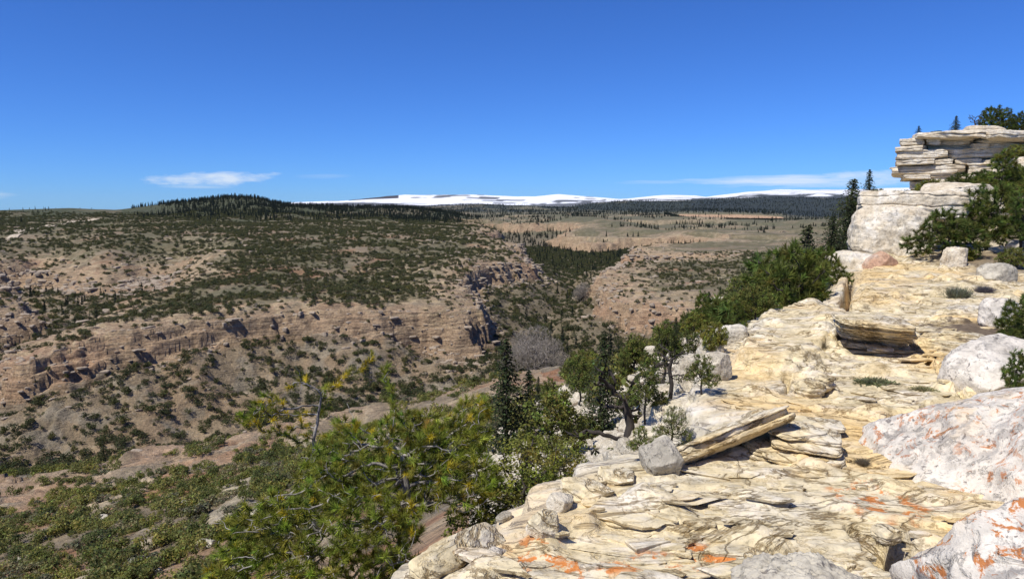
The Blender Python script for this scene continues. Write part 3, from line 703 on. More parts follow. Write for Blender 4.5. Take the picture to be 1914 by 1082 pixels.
_ord = np.argsort(-_size); _lowm = np.hypot(SH[_ord, 0], SH[_ord, 1]) < 240; big = np.concatenate([_ord[_lowm][:225], _ord[~_lowm][:70]]); big = np.concatenate([big] + [[next(i for i in _ord if SH[i, 4] == k)] for k in range(10) if k not in SH[big, 4]]).astype(int); rest = np.setdiff1d(np.nonzero(visible(SH[:, 0], SH[:, 1], SH[:, 2], SH[:, 3] * 3))[0], big)
proto_shrub = []
for n_, i in enumerate(big):
    x, y, z, s, k = SH[i]
    low = math.hypot(x, y) < 240
    o = link('juniper_shrub', ALLSH[int(k)], (x, y, z), rot=(0, 0, rng.uniform(0, 6.28)), scale=(s * rng.uniform(.85, 1.2), s, s * rng.uniform(.85, 1.2)))
    tag(o, 'low green juniper shrub on the stony slope far below the ledge' if low else 'dark round juniper shrub on the canyon side across the ravine', 'shrub',
        'junipers scattered over the slope below the ledge' if low else 'junipers scattered over the far canyon side')
def scatter(name, pts, meshes, label, grp=None):
    """one object that carries all of a mass: points with size, turn and kind"""
    me = mesh_np(name, pts[:, :3], []); n = len(pts); g = np.random.default_rng(n)
    add_attr(me, 'siz', np.stack([pts[:, 3] * g.uniform(.85, 1.2, n), pts[:, 3] * g.uniform(.85, 1.2, n), pts[:, 3] * (pts[:, 5] if pts.shape[1] > 5 else g.uniform(.8, 1.25, n))], 1), 'FLOAT_VECTOR')
    add_attr(me, 'turn', np.stack([g.normal(size=n) * .05, g.normal(size=n) * .05, g.uniform(0, 6.28, n)], 1), 'FLOAT_VECTOR')
    add_attr(me, 'pick', pts[:, 4].astype(int), 'INT')
    o = link(name, me); tag(o, label, kind='stuff')
    ng = bpy.data.node_groups.new(name, 'GeometryNodeTree')
    ng.interface.new_socket('Geometry', in_out='INPUT', socket_type='NodeSocketGeometry'); ng.interface.new_socket('Geometry', in_out='OUTPUT', socket_type='NodeSocketGeometry')
    N = ng.nodes; gi = N.new('NodeGroupInput'); go = N.new('NodeGroupOutput'); ip = N.new('GeometryNodeInstanceOnPoints'); jn = N.new('GeometryNodeJoinGeometry')
    for m in reversed(meshes):
        src = next((q for q in COL.objects if q.data is m), None)
        oi = N.new('GeometryNodeObjectInfo'); oi.inputs['Object'].default_value = src; oi.transform_space = 'ORIGINAL'
        gt = N.new('GeometryNodeGeometryToInstance'); ng.links.new(oi.outputs['Geometry'], gt.inputs[0]); ng.links.new(gt.outputs[0], jn.inputs[0])
    ng.links.new(gi.outputs[0], ip.inputs['Points']); ng.links.new(jn.outputs[0], ip.inputs['Instance']); ip.inputs['Pick Instance'].default_value = True
    for nm, typ, sock in (('pick', 'INT', 'Instance Index'), ('turn', 'FLOAT_VECTOR', 'Rotation'), ('siz', 'FLOAT_VECTOR', 'Scale')):
        a = N.new('GeometryNodeInputNamedAttribute'); a.data_type = typ; a.inputs['Name'].default_value = nm
        ng.links.new(next(s for s in a.outputs if s.enabled and s.name == 'Attribute'), ip.inputs[sock])
    ng.links.new(ip.outputs[0], go.inputs[0])
    o.modifiers.new('spread', 'NODES').node_group = ng
    return o
_have = {int(SH[i][4]) for i in big}
scatter('shrubbery', SH[rest], ALLSH, 'countless dark juniper shrubs dotting the mesas and canyon slopes')
# conifers: woods on the plateau, in the side ravines and on the canyon floor
CF = []
def add_con(n, r0, r1, a0, a1, prob, smin, smax):
    x, y = sector(n, r0, r1, a0, a1); t = terrain(x, y); k = rng.random(n) < prob(x, y, t); x, y, z = x[k], y[k], t['z'][k]
    s = rng.uniform(smin, smax, len(x)); CF.append(np.stack([x, y, z - .2, s, rng.integers(0, 3, len(x)), np.ones(len(x))], 1))
def uu(x, y): return 957 + F * x / y
def p_wood(x, y, t):
    n3 = fbm2(x / 260, y / 260, 3, 209); n = fbm2(x / 130, y / 90, 3, 731); u = uu(x, y)
    c = sstep(-.2, .15, n3 + .5 * n) * sstep(1350, 1900, t['r'])
    hill = sstep(150, 60, np.abs(u - 430)) * (t['r'] > 1900)
    ridge = sstep(1500, 1800, t['r']) * (u > 480) * (u < 860)
    return np.clip(c * .5 + hill * .8 + ridge * .75 * sstep(-.4, 0, n), 0, 1) * (u < 900) * (t['din'] < 0) * np.where(u < 250, .03, 1)
add_con(16000, 1350, 2750, -37, -1, p_wood, 5, 15)
def p_rav(x, y, t):
    d = t['din']; n = fbm2(x / 60, y / 60, 2, 735)
    return (d > t['off'] * .8) * np.where(t['r'] > 1150, .55 * sstep(-.3, .2, n + .35), .5 * sstep(12, 3, t['z'] - t['floor']) * sstep(-.2, .3, n) + .06)
add_con(5200, 420, 1150, -38, 12, p_rav, 5, 11)
add_con(5200, 1150, 2300, -10, 20, p_rav, 7, 14)
def p_isl(x, y, t): return (uu(x, y) > 900) * (t['din'] < 0) * np.maximum(sstep(.36, .46, fbm2(x / 150, y / 90, 3, 741)) * .95, t['foot2'] * .85 * sstep(-.1, .2, noise2(x / 120, y / 120, 745)))
add_con(16000, 1500, 3980, -3, 24, p_isl, 6, 14)
def p_far(x, y, t):
    n = fbm2(x / 420, y / 420, 4, 251) + .5 * fbm2(x / 1300, y / 2600, 4, 255) + .45 * sstep(1060, 1300, uu(x, y))
    return sstep(-.3, .1, n) * .9
add_con(9000, 3900, 8500, -14, 26, p_far, 12, 20)
def p_foot(x, y, t): return ((t['r'] > 3930) & (t['r'] < 3995) & (uu(x, y) > 1240) & (uu(x, y) < 1500)) * .9
add_con(9000, 3900, 4000, 10, 24, p_foot, 12, 20)
CF = np.concatenate(CF); CF = CF[visible(CF[:, 0], CF[:, 1], CF[:, 2], CF[:, 3])]
_u, _v, _ = pix(CF[:, :3]); _size = np.where((_u > 0) & (_u < 1560), CF[:, 3] / np.hypot(CF[:, 0], CF[:, 1]), 0); _ord = np.argsort(-_size)
for i in _ord[:290]:
    x, y, z, s, k, _q1 = CF[i]
    o = link('conifer_tree', CONIFERS[int(k)], (x, y, z), rot=(0, 0, rng.uniform(0, 6.28)), scale=(s, s, s))
    tag(o, 'slim dark conifer standing deep in the canyon among junipers', 'conifer', 'conifers in the canyon')
scatter('conifer_forest', CF[_ord[290:]], CONIFERS, 'dark conifer woods on the plateau and in the ravines')
print('shrubs', len(SH), len(rest), 'conifers', len(CF))
# ------------------------------------------------------------------ rock builder
def mat_rock(name, ca, cb, cc, lichen=True, spots=True):
    t = NT(name); p = t.pos(); oi = t.n('ShaderNodeObjectInfo')
    sh = t.n('ShaderNodeVectorMath', operation='ADD'); t.l(p, sh.inputs[0])
    k = t.n('ShaderNodeCombineXYZ'); t.l(t.math('MULTIPLY', oi.outputs['Random'], 31.), k.inputs[0]); t.l(t.math('MULTIPLY', oi.outputs['Random'], 17.), k.inputs[1]); t.l(k.outputs[0], sh.inputs[1]); p = sh.outputs[0]
    n = t.noise(2.6, 7, .66, p, .3); f = t.noise(30, 5, .7, p); m = t.noise(8, 5, .65, p)
    c = t.ramp(n, [(.3, ca), (.5, cb), (.66, cc)])
    c = t.mix(1, c, t.ramp(m, [(.28, .68), (.5, 1.), (.7, 1.12)]), 'MULTIPLY'); c = t.mix(1, c, t.ramp(f, [(.28, .55), (.44, 1.), (.75, 1.1)]), 'MULTIPLY')
    if spots: c = t.mix(t.ramp(t.noise(13, 4, .6, p, .6), [(.63, 0.), (.67, .75)]), c, (.10, .085, .08))
    if lichen:
        sm = t.n('ShaderNodeSeparateColor'); t.l(t.attr('mask'), sm.inputs[0])
        l = t.math('MULTIPLY', t.math('MULTIPLY', t.ramp(sm.outputs[0], [(.3, 0.), (.5, 1.)]), t.ramp(t.noise(8.5, 6, .74, p, 1.0), [(.55, 0.), (.585, 1.)])), t.ramp(t.noise(17, 6, .75, p, .5), [(.40, 0.), (.46, 1.)]))
        c = t.mix(l, c, t.mix(m, (.30, .085, .03), (.58, .25, .08)))
        c = t.mix(t.math('MULTIPLY', sm.outputs[1], t.ramp(m, [(.45, 0.), (.55, .8)])), c, (.50, .33, .14))
        c = t.mix(t.math('MULTIPLY', sm.outputs[2], t.ramp(t.noise(9, 6, .7, p), [(.5, 0.), (.56, .85)])), c, (.075, .07, .08))
    t.base(c); pit = t.ramp(t.noise(11, 5, .7, p, .8), [(.34, 0.), (.44, 1.)]); t.bump(t.math('ADD', t.math('MULTIPLY', n, .9), t.math('ADD', t.math('MULTIPLY', pit, .35), t.math('ADD', t.math('MULTIPLY', m, .5), t.math('MULTIPLY', f, .3)))), .9, .035); return t.m
M_WHITE = mat_rock('pale_weathered_rock', (.43, .385, .32), (.60, .545, .46), (.67, .62, .53))
M_TALUS = mat_rock('white_talus_rock', (.37, .32, .24), (.53, .47, .36), (.60, .55, .45), False, False)
M_CREAM = mat_rock('cream_cliff_rock', (.46, .37, .25), (.60, .52, .39), (.66, .61, .52), True, False)
M_GREYROCK = mat_rock('grey_lichen_rock', (.27, .24, .19), (.43, .39, .31), (.55, .50, .39), True)
M_PINKROCK = mat_rock('rusty_pink_rock', (.36, .20, .13), (.46, .29, .19), (.50, .38, .29), False, False)

_CS = {}
def cube_sphere(n):
    if n in _CS: return _CS[n]
    a = np.tan(np.linspace(-math.pi / 4, math.pi / 4, n + 1)); A, B = np.meshgrid(a, a, indexing='ij'); o = np.ones_like(A)
    V = []; Fq = []; off = 0
    for f in ((A, B, o), (B, A, -o), (B, o, A), (A, -o, B), (o, A, B), (-o, B, A)):
        V.append(np.stack(f, -1).reshape(-1, 3)); Fq.append(grid_faces(n + 1, n + 1) + off); off += (n + 1) ** 2
    V = np.concatenate(V); Fq = np.concatenate(Fq)
    key = np.round(V * 1e5).astype(np.int64); _, fi, inv = np.unique(key, axis=0, return_index=True, return_inverse=True)
    _CS[n] = (V[fi], inv.ravel()[Fq][:, ::-1]); return _CS[n]
def rock_geo(seed, size, n=20, p=5.0, cuts=8, cmin=.62, cmax=.98, rough=.07, fine=.012, beds=0.0, bedamp=.06, grit=0.0):
    g = np.random.default_rng(seed); V, Fq = cube_sphere(n); V = V.copy()
    V = V / (np.abs(V) ** p).sum(1, keepdims=True) ** (1 / p)
    for _ in range(cuts):
        d = unit(g.normal(size=3) * np.array([1, 1, .8])); c = g.uniform(cmin, cmax) * (np.abs(d).sum() ** .55)
        V = V - np.maximum(0, V @ d - c)[:, None] * d
    s = np.array(size) / 2; V = V * s; ms = float(np.prod(s) ** (1 / 3))
    fine = min(fine, .03 * ms); bedamp = min(bedamp, .12 * ms)
    N = unit(V / s ** 2)
    q_ = V / ms + seed * 3.1
    V = V + N * (rough * ms * (.7 * fbm3(q_ * 1.3, 3, seed) + .55 * (.35 - np.abs(fbm3(q_ * 1.9, 3, seed + 40)))))[:, None]
    if beds:
        q = V[:, 2] / beds + .35 * fbm3(V / ms * .9, 2, seed + 5); k = np.floor(q); f = q - k
        amp = bedamp * (rand01(k + 50, seed) - .5) * 2 + bedamp * .7 * noise3(np.stack([V[:, 0] / ms * 1.5, V[:, 1] / ms * 1.5, k * 7.3], 1), seed + 9) - bedamp * .9 * np.maximum(0, 1 - np.minimum(f, 1 - f) / .13)
        dxy = V[:, :2] / np.maximum(np.linalg.norm(V[:, :2] / s[:2], axis=1, keepdims=True), .2) / s[:2]
        nn = unit(np.concatenate([V[:, :2] / s[:2] ** 2, 0 * V[:, :1]], 1)); side = np.clip(np.linalg.norm(V[:, :2] / s[:2], axis=1), 0, 1) ** 2
        V = V + nn * (amp * side)[:, None]
    V = V + N * (fine * fbm3(V / (ms * .22), 3, seed + 20))[:, None]
    if grit: V = V + N * (grit * (.6 * fbm3(V / (ms * .09), 3, seed + 30) + .8 * (.3 - np.abs(fbm3(V / (ms * .2) + 4, 3, seed + 31)))))[:, None]
    return V, Fq
def rock_mesh(name, mat, seed, size, smooth=True, mask=None, **kw):
    V, Fq = rock_geo(seed, size, **kw); me = mesh_np(name, V, Fq, [mat], smooth=smooth)
    if mask is not None: add_attr(me, 'mask', mask(V), 'FLOAT_COLOR')
    return me
def sz_px(p, px): return px / F * pix(p)[2]
# ground under any point near the viewer
def ground(x, y):
    x = np.atleast_1d(np.asarray(x, float)); y = np.atleast_1d(np.asarray(y, float)); zl, do = ledge(x, y, False); zt = terrain(x, y)['z']
    return np.where(do < 2.0, np.maximum(zl, zt), zt)
_rr = np.exp(np.linspace(math.log(2.4), math.log(240), 700))
def hit(u, v):
    d = ray(u, v); d = d / math.hypot(d[0], d[1]); z = ground(d[0] * _rr, d[1] * _rr); k = np.nonzero(z >= d[2] * _rr)[0]
    i = k[0] if len(k) else len(_rr) - 1
    return np.array([d[0] * _rr[i], d[1] * _rr[i], z[i]])
def put_rock(u, v, size, rot, mat, seed, label, cat='boulder', name='boulder', z=None, sink=.3, group=None, at=None, **kw):
    """a rock whose middle shows at picture point (u, v); it rests on what lies there"""
    p = np.array(at) if at is not None else (hit(u, v) if z is None else Pz(u, v, z))
    o = link(name, rock_mesh(name, mat, seed, size, **kw), (p[0], p[1], p[2] + size[2] * (.5 - sink)), rot=rot)
    return tag(o, label, cat, group)

# ------------------------------------------------------------------ the big rocks beside the ledge
def lich(a, b=.6, c=.4, seed=1):
    return lambda V: np.stack([np.clip(a * sstep(-.25, .25, noise3(V * 1.5, seed) + .3), 0, 1), b * sstep(0, .4, noise3(V * 1.9, seed + 3)), c * sstep(-.1, .3, noise3(V * 2.2, seed + 5))], 1)
# upper lichen boulder and the one below it
put_rock(0, 0, (3.4, 2.8, 1.4), (.17, -.19, .28), M_WHITE, 11, 'large pale lichen-spotted boulder at the right edge, above the dark slot', at=(4.05, 3.95, -1.72), sink=.36, n=90, grit=.022, p=4.5, cuts=12, cmin=.62, cmax=.95, rough=.14, fine=.03, mask=lich(.47, .5, .4, 3))
put_rock(0, 0, (2.0, 1.5, 1.2), (.12, -.1, .3), M_WHITE, 12, 'pale boulder covered in orange lichen in the bottom right corner', at=(2.62, 2.62, -1.9), sink=.3, n=90, grit=.018, p=4.5, cuts=12, cmin=.62, cmax=.95, rough=.14, fine=.03, mask=lich(1., .6, .9, 7))
put_rock(0, 0, (.72, .5, .42), (.06, .10, -.2), M_GREYROCK, 13, 'grey-white rough boulder at the bottom edge beside the dark hole', z=-1.62, at=(1.22, 2.72, -1.70), sink=.3, n=80, grit=.014, p=5, cuts=12, cmin=.6, cmax=.95, rough=.12, fine=.015, beds=.09, bedamp=.02)
# tilted slab propped on the broken flagstones
def slab_geo(L, W, H, seed, n=26, beds=.04):
    return rock_geo(seed, (L, W, H), n=n, p=9, cuts=5, cmin=.8, cmax=1.0, rough=.05, fine=.006, beds=beds, bedamp=.02)
def span(a, b):
    a = np.array(a); b = np.array(b); d = b - a; return (a + b) / 2, np.linalg.norm(d), math.atan2(d[1], d[0]), math.asin(d[2] / np.linalg.norm(d))
c_, L_, yaw, pit = span(Pz(1222, 884, -1.66), Pz(1462, 786, -1.40))
V, Fq = slab_geo(L_ * 1.02, .46, .12, 21, 34)
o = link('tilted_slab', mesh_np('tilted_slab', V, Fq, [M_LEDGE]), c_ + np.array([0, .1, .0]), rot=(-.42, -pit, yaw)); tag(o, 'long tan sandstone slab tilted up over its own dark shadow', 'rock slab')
# broken flagstones under its upper end
def stack_of(name, label, cat, spec):
    base = bpy.data.objects.new(name, None); COL.objects.link(base); p0 = np.array(spec[0][0]); base.location = p0; tag(base, label, cat)
    for i, (c, size, rot, seed) in enumerate(spec):
        V, Fq = rock_geo(seed, size, n=16, p=8, cuts=6, cmin=.78, cmax=1.0, rough=.06, fine=.006, beds=.025, bedamp=.02)
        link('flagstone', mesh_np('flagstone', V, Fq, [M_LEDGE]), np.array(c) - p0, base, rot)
    return base
def at(u, v, z): return Pz(u, v, z)
stack_of('flagstone_stack', 'heap of thin broken cream flagstones beside the tilted slab', 'flagstones',
         [(at(1478, 845, -1.60), (.62, .42, .06), (.06, .04, -.15), 31), (at(1500, 852, -1.58), (.5, .3, .05), (.05, .05, -.25), 32), (at(1470, 822, -1.54), (.6, .42, .045), (.08, .0, .1), 33), (at(1505, 826, -1.51), (.42, .3, .045), (.06, .07, -.3), 34),
          (at(1516, 812, -1.47), (.36, .24, .04), (.09, .05, -.35), 35), (at(1488, 806, -1.45), (.34, .22, .035), (.05, 0, .2), 36), (at(1530, 832, -1.55), (.24, .3, .07), (.04, .1, -.5), 37), (at(1440, 842, -1.60), (.5, .25, .035), (.04, -.02, -.1), 38), (at(1520, 790, -1.52), (.4, .25, .03), (.05, .06, -.2), 39)])
# layered block in the middle distance, with its two chips
stack_of('layered_block', 'thick layered sandstone block with a dark hollow under its front', 'rock block',
         [(at(1640, 640, -1.52), (.55, .4, .10), (.02, .05, -.2), 41), (at(1632, 625, -1.42), (.74, .5, .075), (.03, .06, -.22), 42), (at(1634, 616, -1.34), (.78, .56, .075), (.04, .06, -.2), 43), (at(1630, 608, -1.28), (.76, .58, .07), (.04, .07, -.23), 44), (at(1630, 600, -1.22), (.74, .6, .06), (.05, .08, -.2), 45)])
for (u, v, sx, sy, szz, rz, sd, lb) in [(1612, 652, .5, .2, .06, -.15, 51, 'thin yellow slab lying in front of the layered block'), (1640, 660, .34, .2, .055, .05, 52, 'small cream chip at the foot of the layered block'),
        (1548, 632, .38, .3, .06, .5, 53, 'flat cream slab left of the layered block beside a dry tuft'), (1500, 612, .6, .4, .07, .2, 54, 'low slab on the far lip of the ledge before the pines'),
        (1780, 655, .62, .26, .10, -.5, 55, 'long rounded slab lying aslant right of the layered block'), (1800, 640, .5, .24, .09, -.45, 56, 'second slanting slab just behind the long rounded one'), (1838, 648, .36, .26, .08, -.3, 57, 'grey flat slab beside the slanting slabs'),
        (1735, 622, .52, .3, .06, -.1, 58, 'grey thin slab between the layered block and the slanting slabs'), (1510, 738, .22, .2, .16, .3, 59, 'yellow rubble block wedged in the notch of the ledge'), (1535, 725, .2, .18, .13, .8, 60, 'small rubble stone in the notch of the ledge'),
        (1655, 1010, .1, .1, .07, .3, 61, 'round grey stone at the lip of the dark hole')]:
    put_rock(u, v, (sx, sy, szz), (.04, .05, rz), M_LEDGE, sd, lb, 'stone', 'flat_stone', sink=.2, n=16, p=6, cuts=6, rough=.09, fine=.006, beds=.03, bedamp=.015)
put_rock(1868, 722, (1.0, .7, .5), (.1, -.2, .5), M_WHITE, 62, 'pale grey boulder behind the big lichen boulder, under a pine sprig', sink=.3, n=30, p=4, rough=.1, fine=.02)
put_rock(1866, 610, (.42, .36, .4), (0, .1, .4), M_WHITE, 63, 'pale pointed boulder at the foot of the right-hand bush', sink=.15, n=24, p=3.5, rough=.12)
put_rock(1862, 528, (.62, .5, .4), (0, 0, .2), M_GREYROCK, 64, 'grey-brown boulder on bare soil under the right-hand trees', sink=.2, n=22, p=3, rough=.1)
put_rock(1786, 505, (.5, .45, .55), (0, .1, .2), M_CREAM, 65, 'upright ribbed block half hidden among the trees', sink=.15, n=26, p=6, cuts=12, cmin=.65, cmax=.95, rough=.1, fine=.02, smooth=False)
put_rock(1902, 480, (.6, .5, .4), (0, 0, .9), M_WHITE, 66, 'pale block behind the tree foot at the right edge', sink=.2, n=20, p=4, rough=.1)
# grey boulders at the left lip of the ledge
LK = dict(n=26, p=6, cuts=12, cmin=.62, cmax=.95, rough=.07, fine=.008, smooth=False)
put_rock(1240, 868, (.30, .26, .22), (.45, .35, .4), M_GREYROCK, 71, 'grey wedge-shaped boulder left of the tilted slab', sink=.35, **LK)
put_rock(1312, 842, (.24, .22, .20), (.1, .2, .9), M_GREYROCK, 72, 'grey boulder behind the tilted slab at the tree foot', sink=.3, **LK)
put_rock(1100, 920, (.30, .22, .09), (.1, .1, .2), M_LEDGE, 73, 'broad pale slab on the left lip of the ledge', sink=.4, **LK)
put_rock(1048, 950, (.14, .12, .10), (.2, .1, .8), M_TALUS, 74, 'small white angular block below the broad pale slab', sink=.3, **LK)
put_rock(1016, 990, (.14, .10, .14), (.2, .3, .3), M_LEDGE, 75, 'streaked upright rock at the broken left lip', sink=.35, **LK)
put_rock(1150, 895, (.22, .16, .08), (.1, .1, -.2), M_LEDGE, 76, 'flat cream slab between the broad slab and the wedge-shaped boulder', sink=.4, **LK)
# the log-like rock under the pine and its two stones
c_, L_, yaw, pit = span(Pz(775, 1080, -1.62), Pz(926, 1000, -1.62))
V, Fq = rock_geo(81, (L_ * 1.05, .15, .15), n=40, p=5, cuts=7, cmin=.8, cmax=1, rough=.05, fine=.006, beds=.035, bedamp=.018)
o = link('layered_rock', mesh_np('layered_rock', V, Fq, [M_LEDGE]), c_ + np.array([0, 0, .0]), rot=(.5, -pit, yaw)); tag(o, 'log-shaped layered rock lying under the foreground pine', 'rock')
put_rock(893, 1034, (.14, .12, .11), (.1, .1, .3), M_CREAM, 82, 'squat cream stone at the end of the log-shaped rock', 'stone', 'stone', z=-1.66, sink=.2, n=18, p=4, cuts=8)
put_rock(928, 1046, (.12, .09, .075), (.0, .1, .1), M_WHITE, 83, 'white stone with a dark end beside the squat cream one', 'stone', 'stone', z=-1.67, sink=.2, n=18, p=4, cuts=8)
put_rock(835, 1078, (.12, .10, .09), (.0, .1, .6), M_TALUS, 84, 'pale stone at the lower end of the log-shaped rock', 'stone', 'stone', z=-1.7, sink=.2, n=16, p=4, cuts=8)

# ------------------------------------------------------------------ cliff and boulder column at the upper right
cl = bpy.data.objects.new('rock_cliff', None); COL.objects.link(cl); tag(cl, 'layered cream cliff with a dark undercut corner and trees on top', 'cliff')
c0 = P3(1672, 352, 36.0); cl.location = c0; CAZ = math.atan2(c0[0], c0[1]); cl.rotation_euler = (0, 0, -CAZ)
def clp(p): d = p - c0; return np.array([d[0] * math.cos(CAZ) - d[1] * math.sin(CAZ), d[0] * math.sin(CAZ) + d[1] * math.cos(CAZ), d[2]])
rg = np.random.default_rng(5)
zt_ = P3(1700, 258, 36)[2]; nl_ = 9
inset = [.45, .7, .6, .25, -.12, -.05, .05, .0, .2]; LH = np.array([1.2, .7, 1.3, .7, 1.6, .8, 1.5, .8, 1.1]); LH = LH / LH.sum() * (zt_ - c0[2] + .5); LB = np.concatenate([[0], np.cumsum(LH)]) - .5
for i in range(nl_):
    x = inset[i] + .0; hl = LH[i]; zc = (LB[i] + LB[i + 1]) / 2
    while x < 12.5:
        w = rg.uniform(.5, 1.7) if i not in (4, 6) else rg.uniform(1.2, 3.0); h = hl * rg.uniform(1.0, 1.06); dpt = rg.uniform(2.2, 2.9)
        yo = .05 * x + 1.3 + rg.uniform(-.14, .14) + .07 * i + (.35 if i < 3 else 0) + (rg.uniform(.3, .7) if rg.random() < .12 else 0)
        me = rock_mesh('rock_block', M_CREAM, 900 + i * 40 + int(x * 7), (w * 1.03, dpt, h), n=12, p=22, cuts=5, cmin=.9, cmax=1.04, rough=.05, fine=.03, beds=.16, bedamp=.07, smooth=False)
        link('rock_block', me, (x + w / 2, yo, zc), cl, (rg.uniform(-.02, .02), rg.uniform(-.03, .03), rg.uniform(-.06, .06)))
        x += w
me = rock_mesh('rock_mass', M_CREAM, 990, (12.5, 6, zt_ - c0[2] - .1), n=20, p=8, cuts=0, rough=.03); link('rock_mass', me, (8.4, 4.2, (zt_ - c0[2]) / 2 - .1), cl)
for (u, v, sx, r, h) in [(1800, 252, 2.0, 36.8, .3), (1835, 246, 1.5, 37.5, .35), (1890, 256, 1.8, 36.6, .35), (1760, 257, 2.2, 37, .25), (1930, 310, 1.2, 34.6, .6), (1925, 338, 1.2, 34.0, .5)]:
    p = clp(P3(u, v, r)); link('rock_block', rock_mesh('rock_block', M_CREAM, 1000 + u, (sx, 1.6, h), n=16, p=14, cuts=9, cmin=.8, cmax=1.0, rough=.08, fine=.03, beds=.17, bedamp=.07, smooth=False), p, cl, (0, .05, rg.uniform(-.4, .4)))
put_rock(0, 0, (2.35, 1.3, .68), (0, .02, -.42), M_CREAM, 101, 'flat-topped cream caprock jutting out above the white boulder', 'rock block', 'caprock', at=P3(1702, 384, 20.7) - np.array([0, 0, .35]), sink=0, n=40, p=10, cuts=9, cmin=.8, cmax=1.0, rough=.09, fine=.03, beds=.24, bedamp=.05, smooth=False)
put_rock(0, 0, (1.78, 1.3, 1.75), (-.12, .08, -.3), M_CREAM, 102, 'big whitish boulder standing under the flat caprock', at=P3(1662, 456, 19.7) - np.array([0, 0, .87]), sink=0, n=48, p=4.2, cuts=14, cmin=.66, cmax=.95, rough=.12, fine=.04, smooth=False)
put_rock(0, 0, (1.2, 1.3, 1.4), (.05, .1, .0), M_CREAM, 103, 'cream block at the outer foot of the big whitish boulder', at=P3(1600, 525, 18.4) - np.array([0, 0, .75]), sink=0, n=28, p=4, cuts=8, rough=.08, beds=.3, bedamp=.04)
put_rock(0, 0, (1.1, 1.2, .9), (.05, .1, .6), M_CREAM, 104, 'broken cream block above the dark cleft in the ledge', at=P3(1592, 572, 17.0) - np.array([0, 0, .35]), sink=0, n=24, p=4, cuts=8, rough=.08, beds=.2, bedamp=.04)
put_rock(0, 0, (.62, .5, .62), (.2, .5, .3), M_PINKROCK, 105, 'small rusty rock leaning against the foot of the big whitish boulder', at=P3(1644, 500, 17.9) - np.array([0, 0, .3]), sink=0, n=20, p=4, cuts=8, rough=.08)
put_rock(0, 0, (2.6, 1.8, 1.3), (.05, .0, .3), M_CREAM, 106, 'layered cream outcrop between the caprock and the cliff foot', 'rock block', 'rock_outcrop', at=P3(1800, 395, 25.5) - np.array([0, 0, .5]), sink=0, n=24, p=5, cuts=8, rough=.09, beds=.3, bedamp=.07)

# ------------------------------------------------------------------ white boulders of the talus
TB = [rock_mesh('talus_boulder', M_TALUS, 120 + i, s, n=9, p=3.6, cuts=10, cmin=.55, cmax=.92, rough=.10, fine=.01, smooth=False) for i, s in enumerate([(1.5, 1.1, .9), (1.2, 1.2, 1.1), (1.8, 1.0, .7), (1.3, .9, 1.2), (1.6, 1.3, .6), (1.1, 1., .9), (2.0, 1.2, .8)])]
x, y = sector(26000, 3.5, 75, -10, 26); t_ = terrain(x, y); zl, do = ledge(x, y, False)
ok = (do > .12) & (t_['dr'] < 30) & (rng.random(len(x)) < np.clip(2.2 * sstep(38, 8, np.hypot(x, y)) + .12, 0, 1) * np.where(do < .9, .8, 1)); x, y, zl = x[ok], y[ok], zl[ok]; z = ground(x, y)
s = .12 + .62 * rng.random(len(x)) ** 3.0; s = s * (1 + .8 * sstep(12, 45, np.hypot(x, y))) * np.where(zl - z > .6, 1, .55); s = np.minimum(s, .034 * np.hypot(x, y))
u_, v_, _ = pix(np.stack([x, y, z], 1)); vis = visible(x, y, z, s) & (u_ > 890) & (u_ < 1480) & (v_ < 1060)
x, y, z, s = x[vis], y[vis], z[vis], s[vis]; od = np.argsort(-s / np.hypot(x, y))
for i in od[:260]:
    o = link('talus_boulder', TB[rng.integers(0, len(TB))], (x[i], y[i], z[i] + .1 * s[i]), rot=tuple(rng.uniform(-.5, .5, 2)) + (rng.uniform(0, 6.28),), scale=(s[i],) * 3)
    tag(o, 'angular whitish boulder on the steep talus left of the ledge', 'boulder', 'white boulders of the talus')
if len(od) > 260:
    q = np.stack([x, y, z, s, rng.integers(0, len(TB), len(x)), np.ones(len(x))], 1)[od[260:3000]]; scatter('rubble', q, TB, 'white stony rubble filling the talus slope')
for (u, v, px, lb, fl) in [(188, 975, 42, 'pale flat-topped boulder among shrubs on the lower slope', .5), (180, 926, 14, 'small white boulder by a shrub on the red soil of the lower slope', .6), (35, 1052, 24, 'small whitish boulder near the bottom left corner', .6),
                           (345, 945, 22, 'square grey boulder higher up the shrubby slope', .8), (265, 1055, 60, 'long pale rock ledge among shrubs near the bottom', .35), (385, 1022, 44, 'whitish outcrop beside the foreground pine', .6), (470, 965, 34, 'pale rock just behind the left tips of the foreground pine', .6),
                           (290, 1075, 34, 'pale rock at the bottom edge between shrubs', .6), (1360, 578, 70, 'long white boulder high on the tree-covered talus', .45), (1330, 596, 40, 'white boulder just below the long one on the talus', .5), (1390, 580, 50, 'rust-coloured boulder beside the long white one', .4),
                           (1160, 648, 44, 'white pointed boulder beside a dark conifer on the talus', .8), (1225, 668, 44, 'pale boulder behind the dead tree tops', .6), (1365, 640, 60, 'large pale boulder behind the leaning tree', .7), (1335, 700, 60, 'pale block at the outer foot of the ledge', .9), (1330, 662, 44, 'white block below the leaning tree', .6), (1375, 600, 50, 'pinkish boulder under the junipers', .5)]:
    p = hit(u, v); w = sz_px(p, px) * (.75 if u < 480 else 1)
    put_rock(u, v, (w, w * .8, w * fl), (rng.uniform(-.1, .1), rng.uniform(-.1, .1), rng.uniform(-.3, .3)), M_PINKROCK if 'rust' in lb or 'pinkish' in lb else (M_GREYROCK if u < 480 else M_TALUS), u + 7, lb, at=p, sink=.25, n=16, p=4, cuts=9, cmin=.6, cmax=.95, rough=.1, smooth=False)

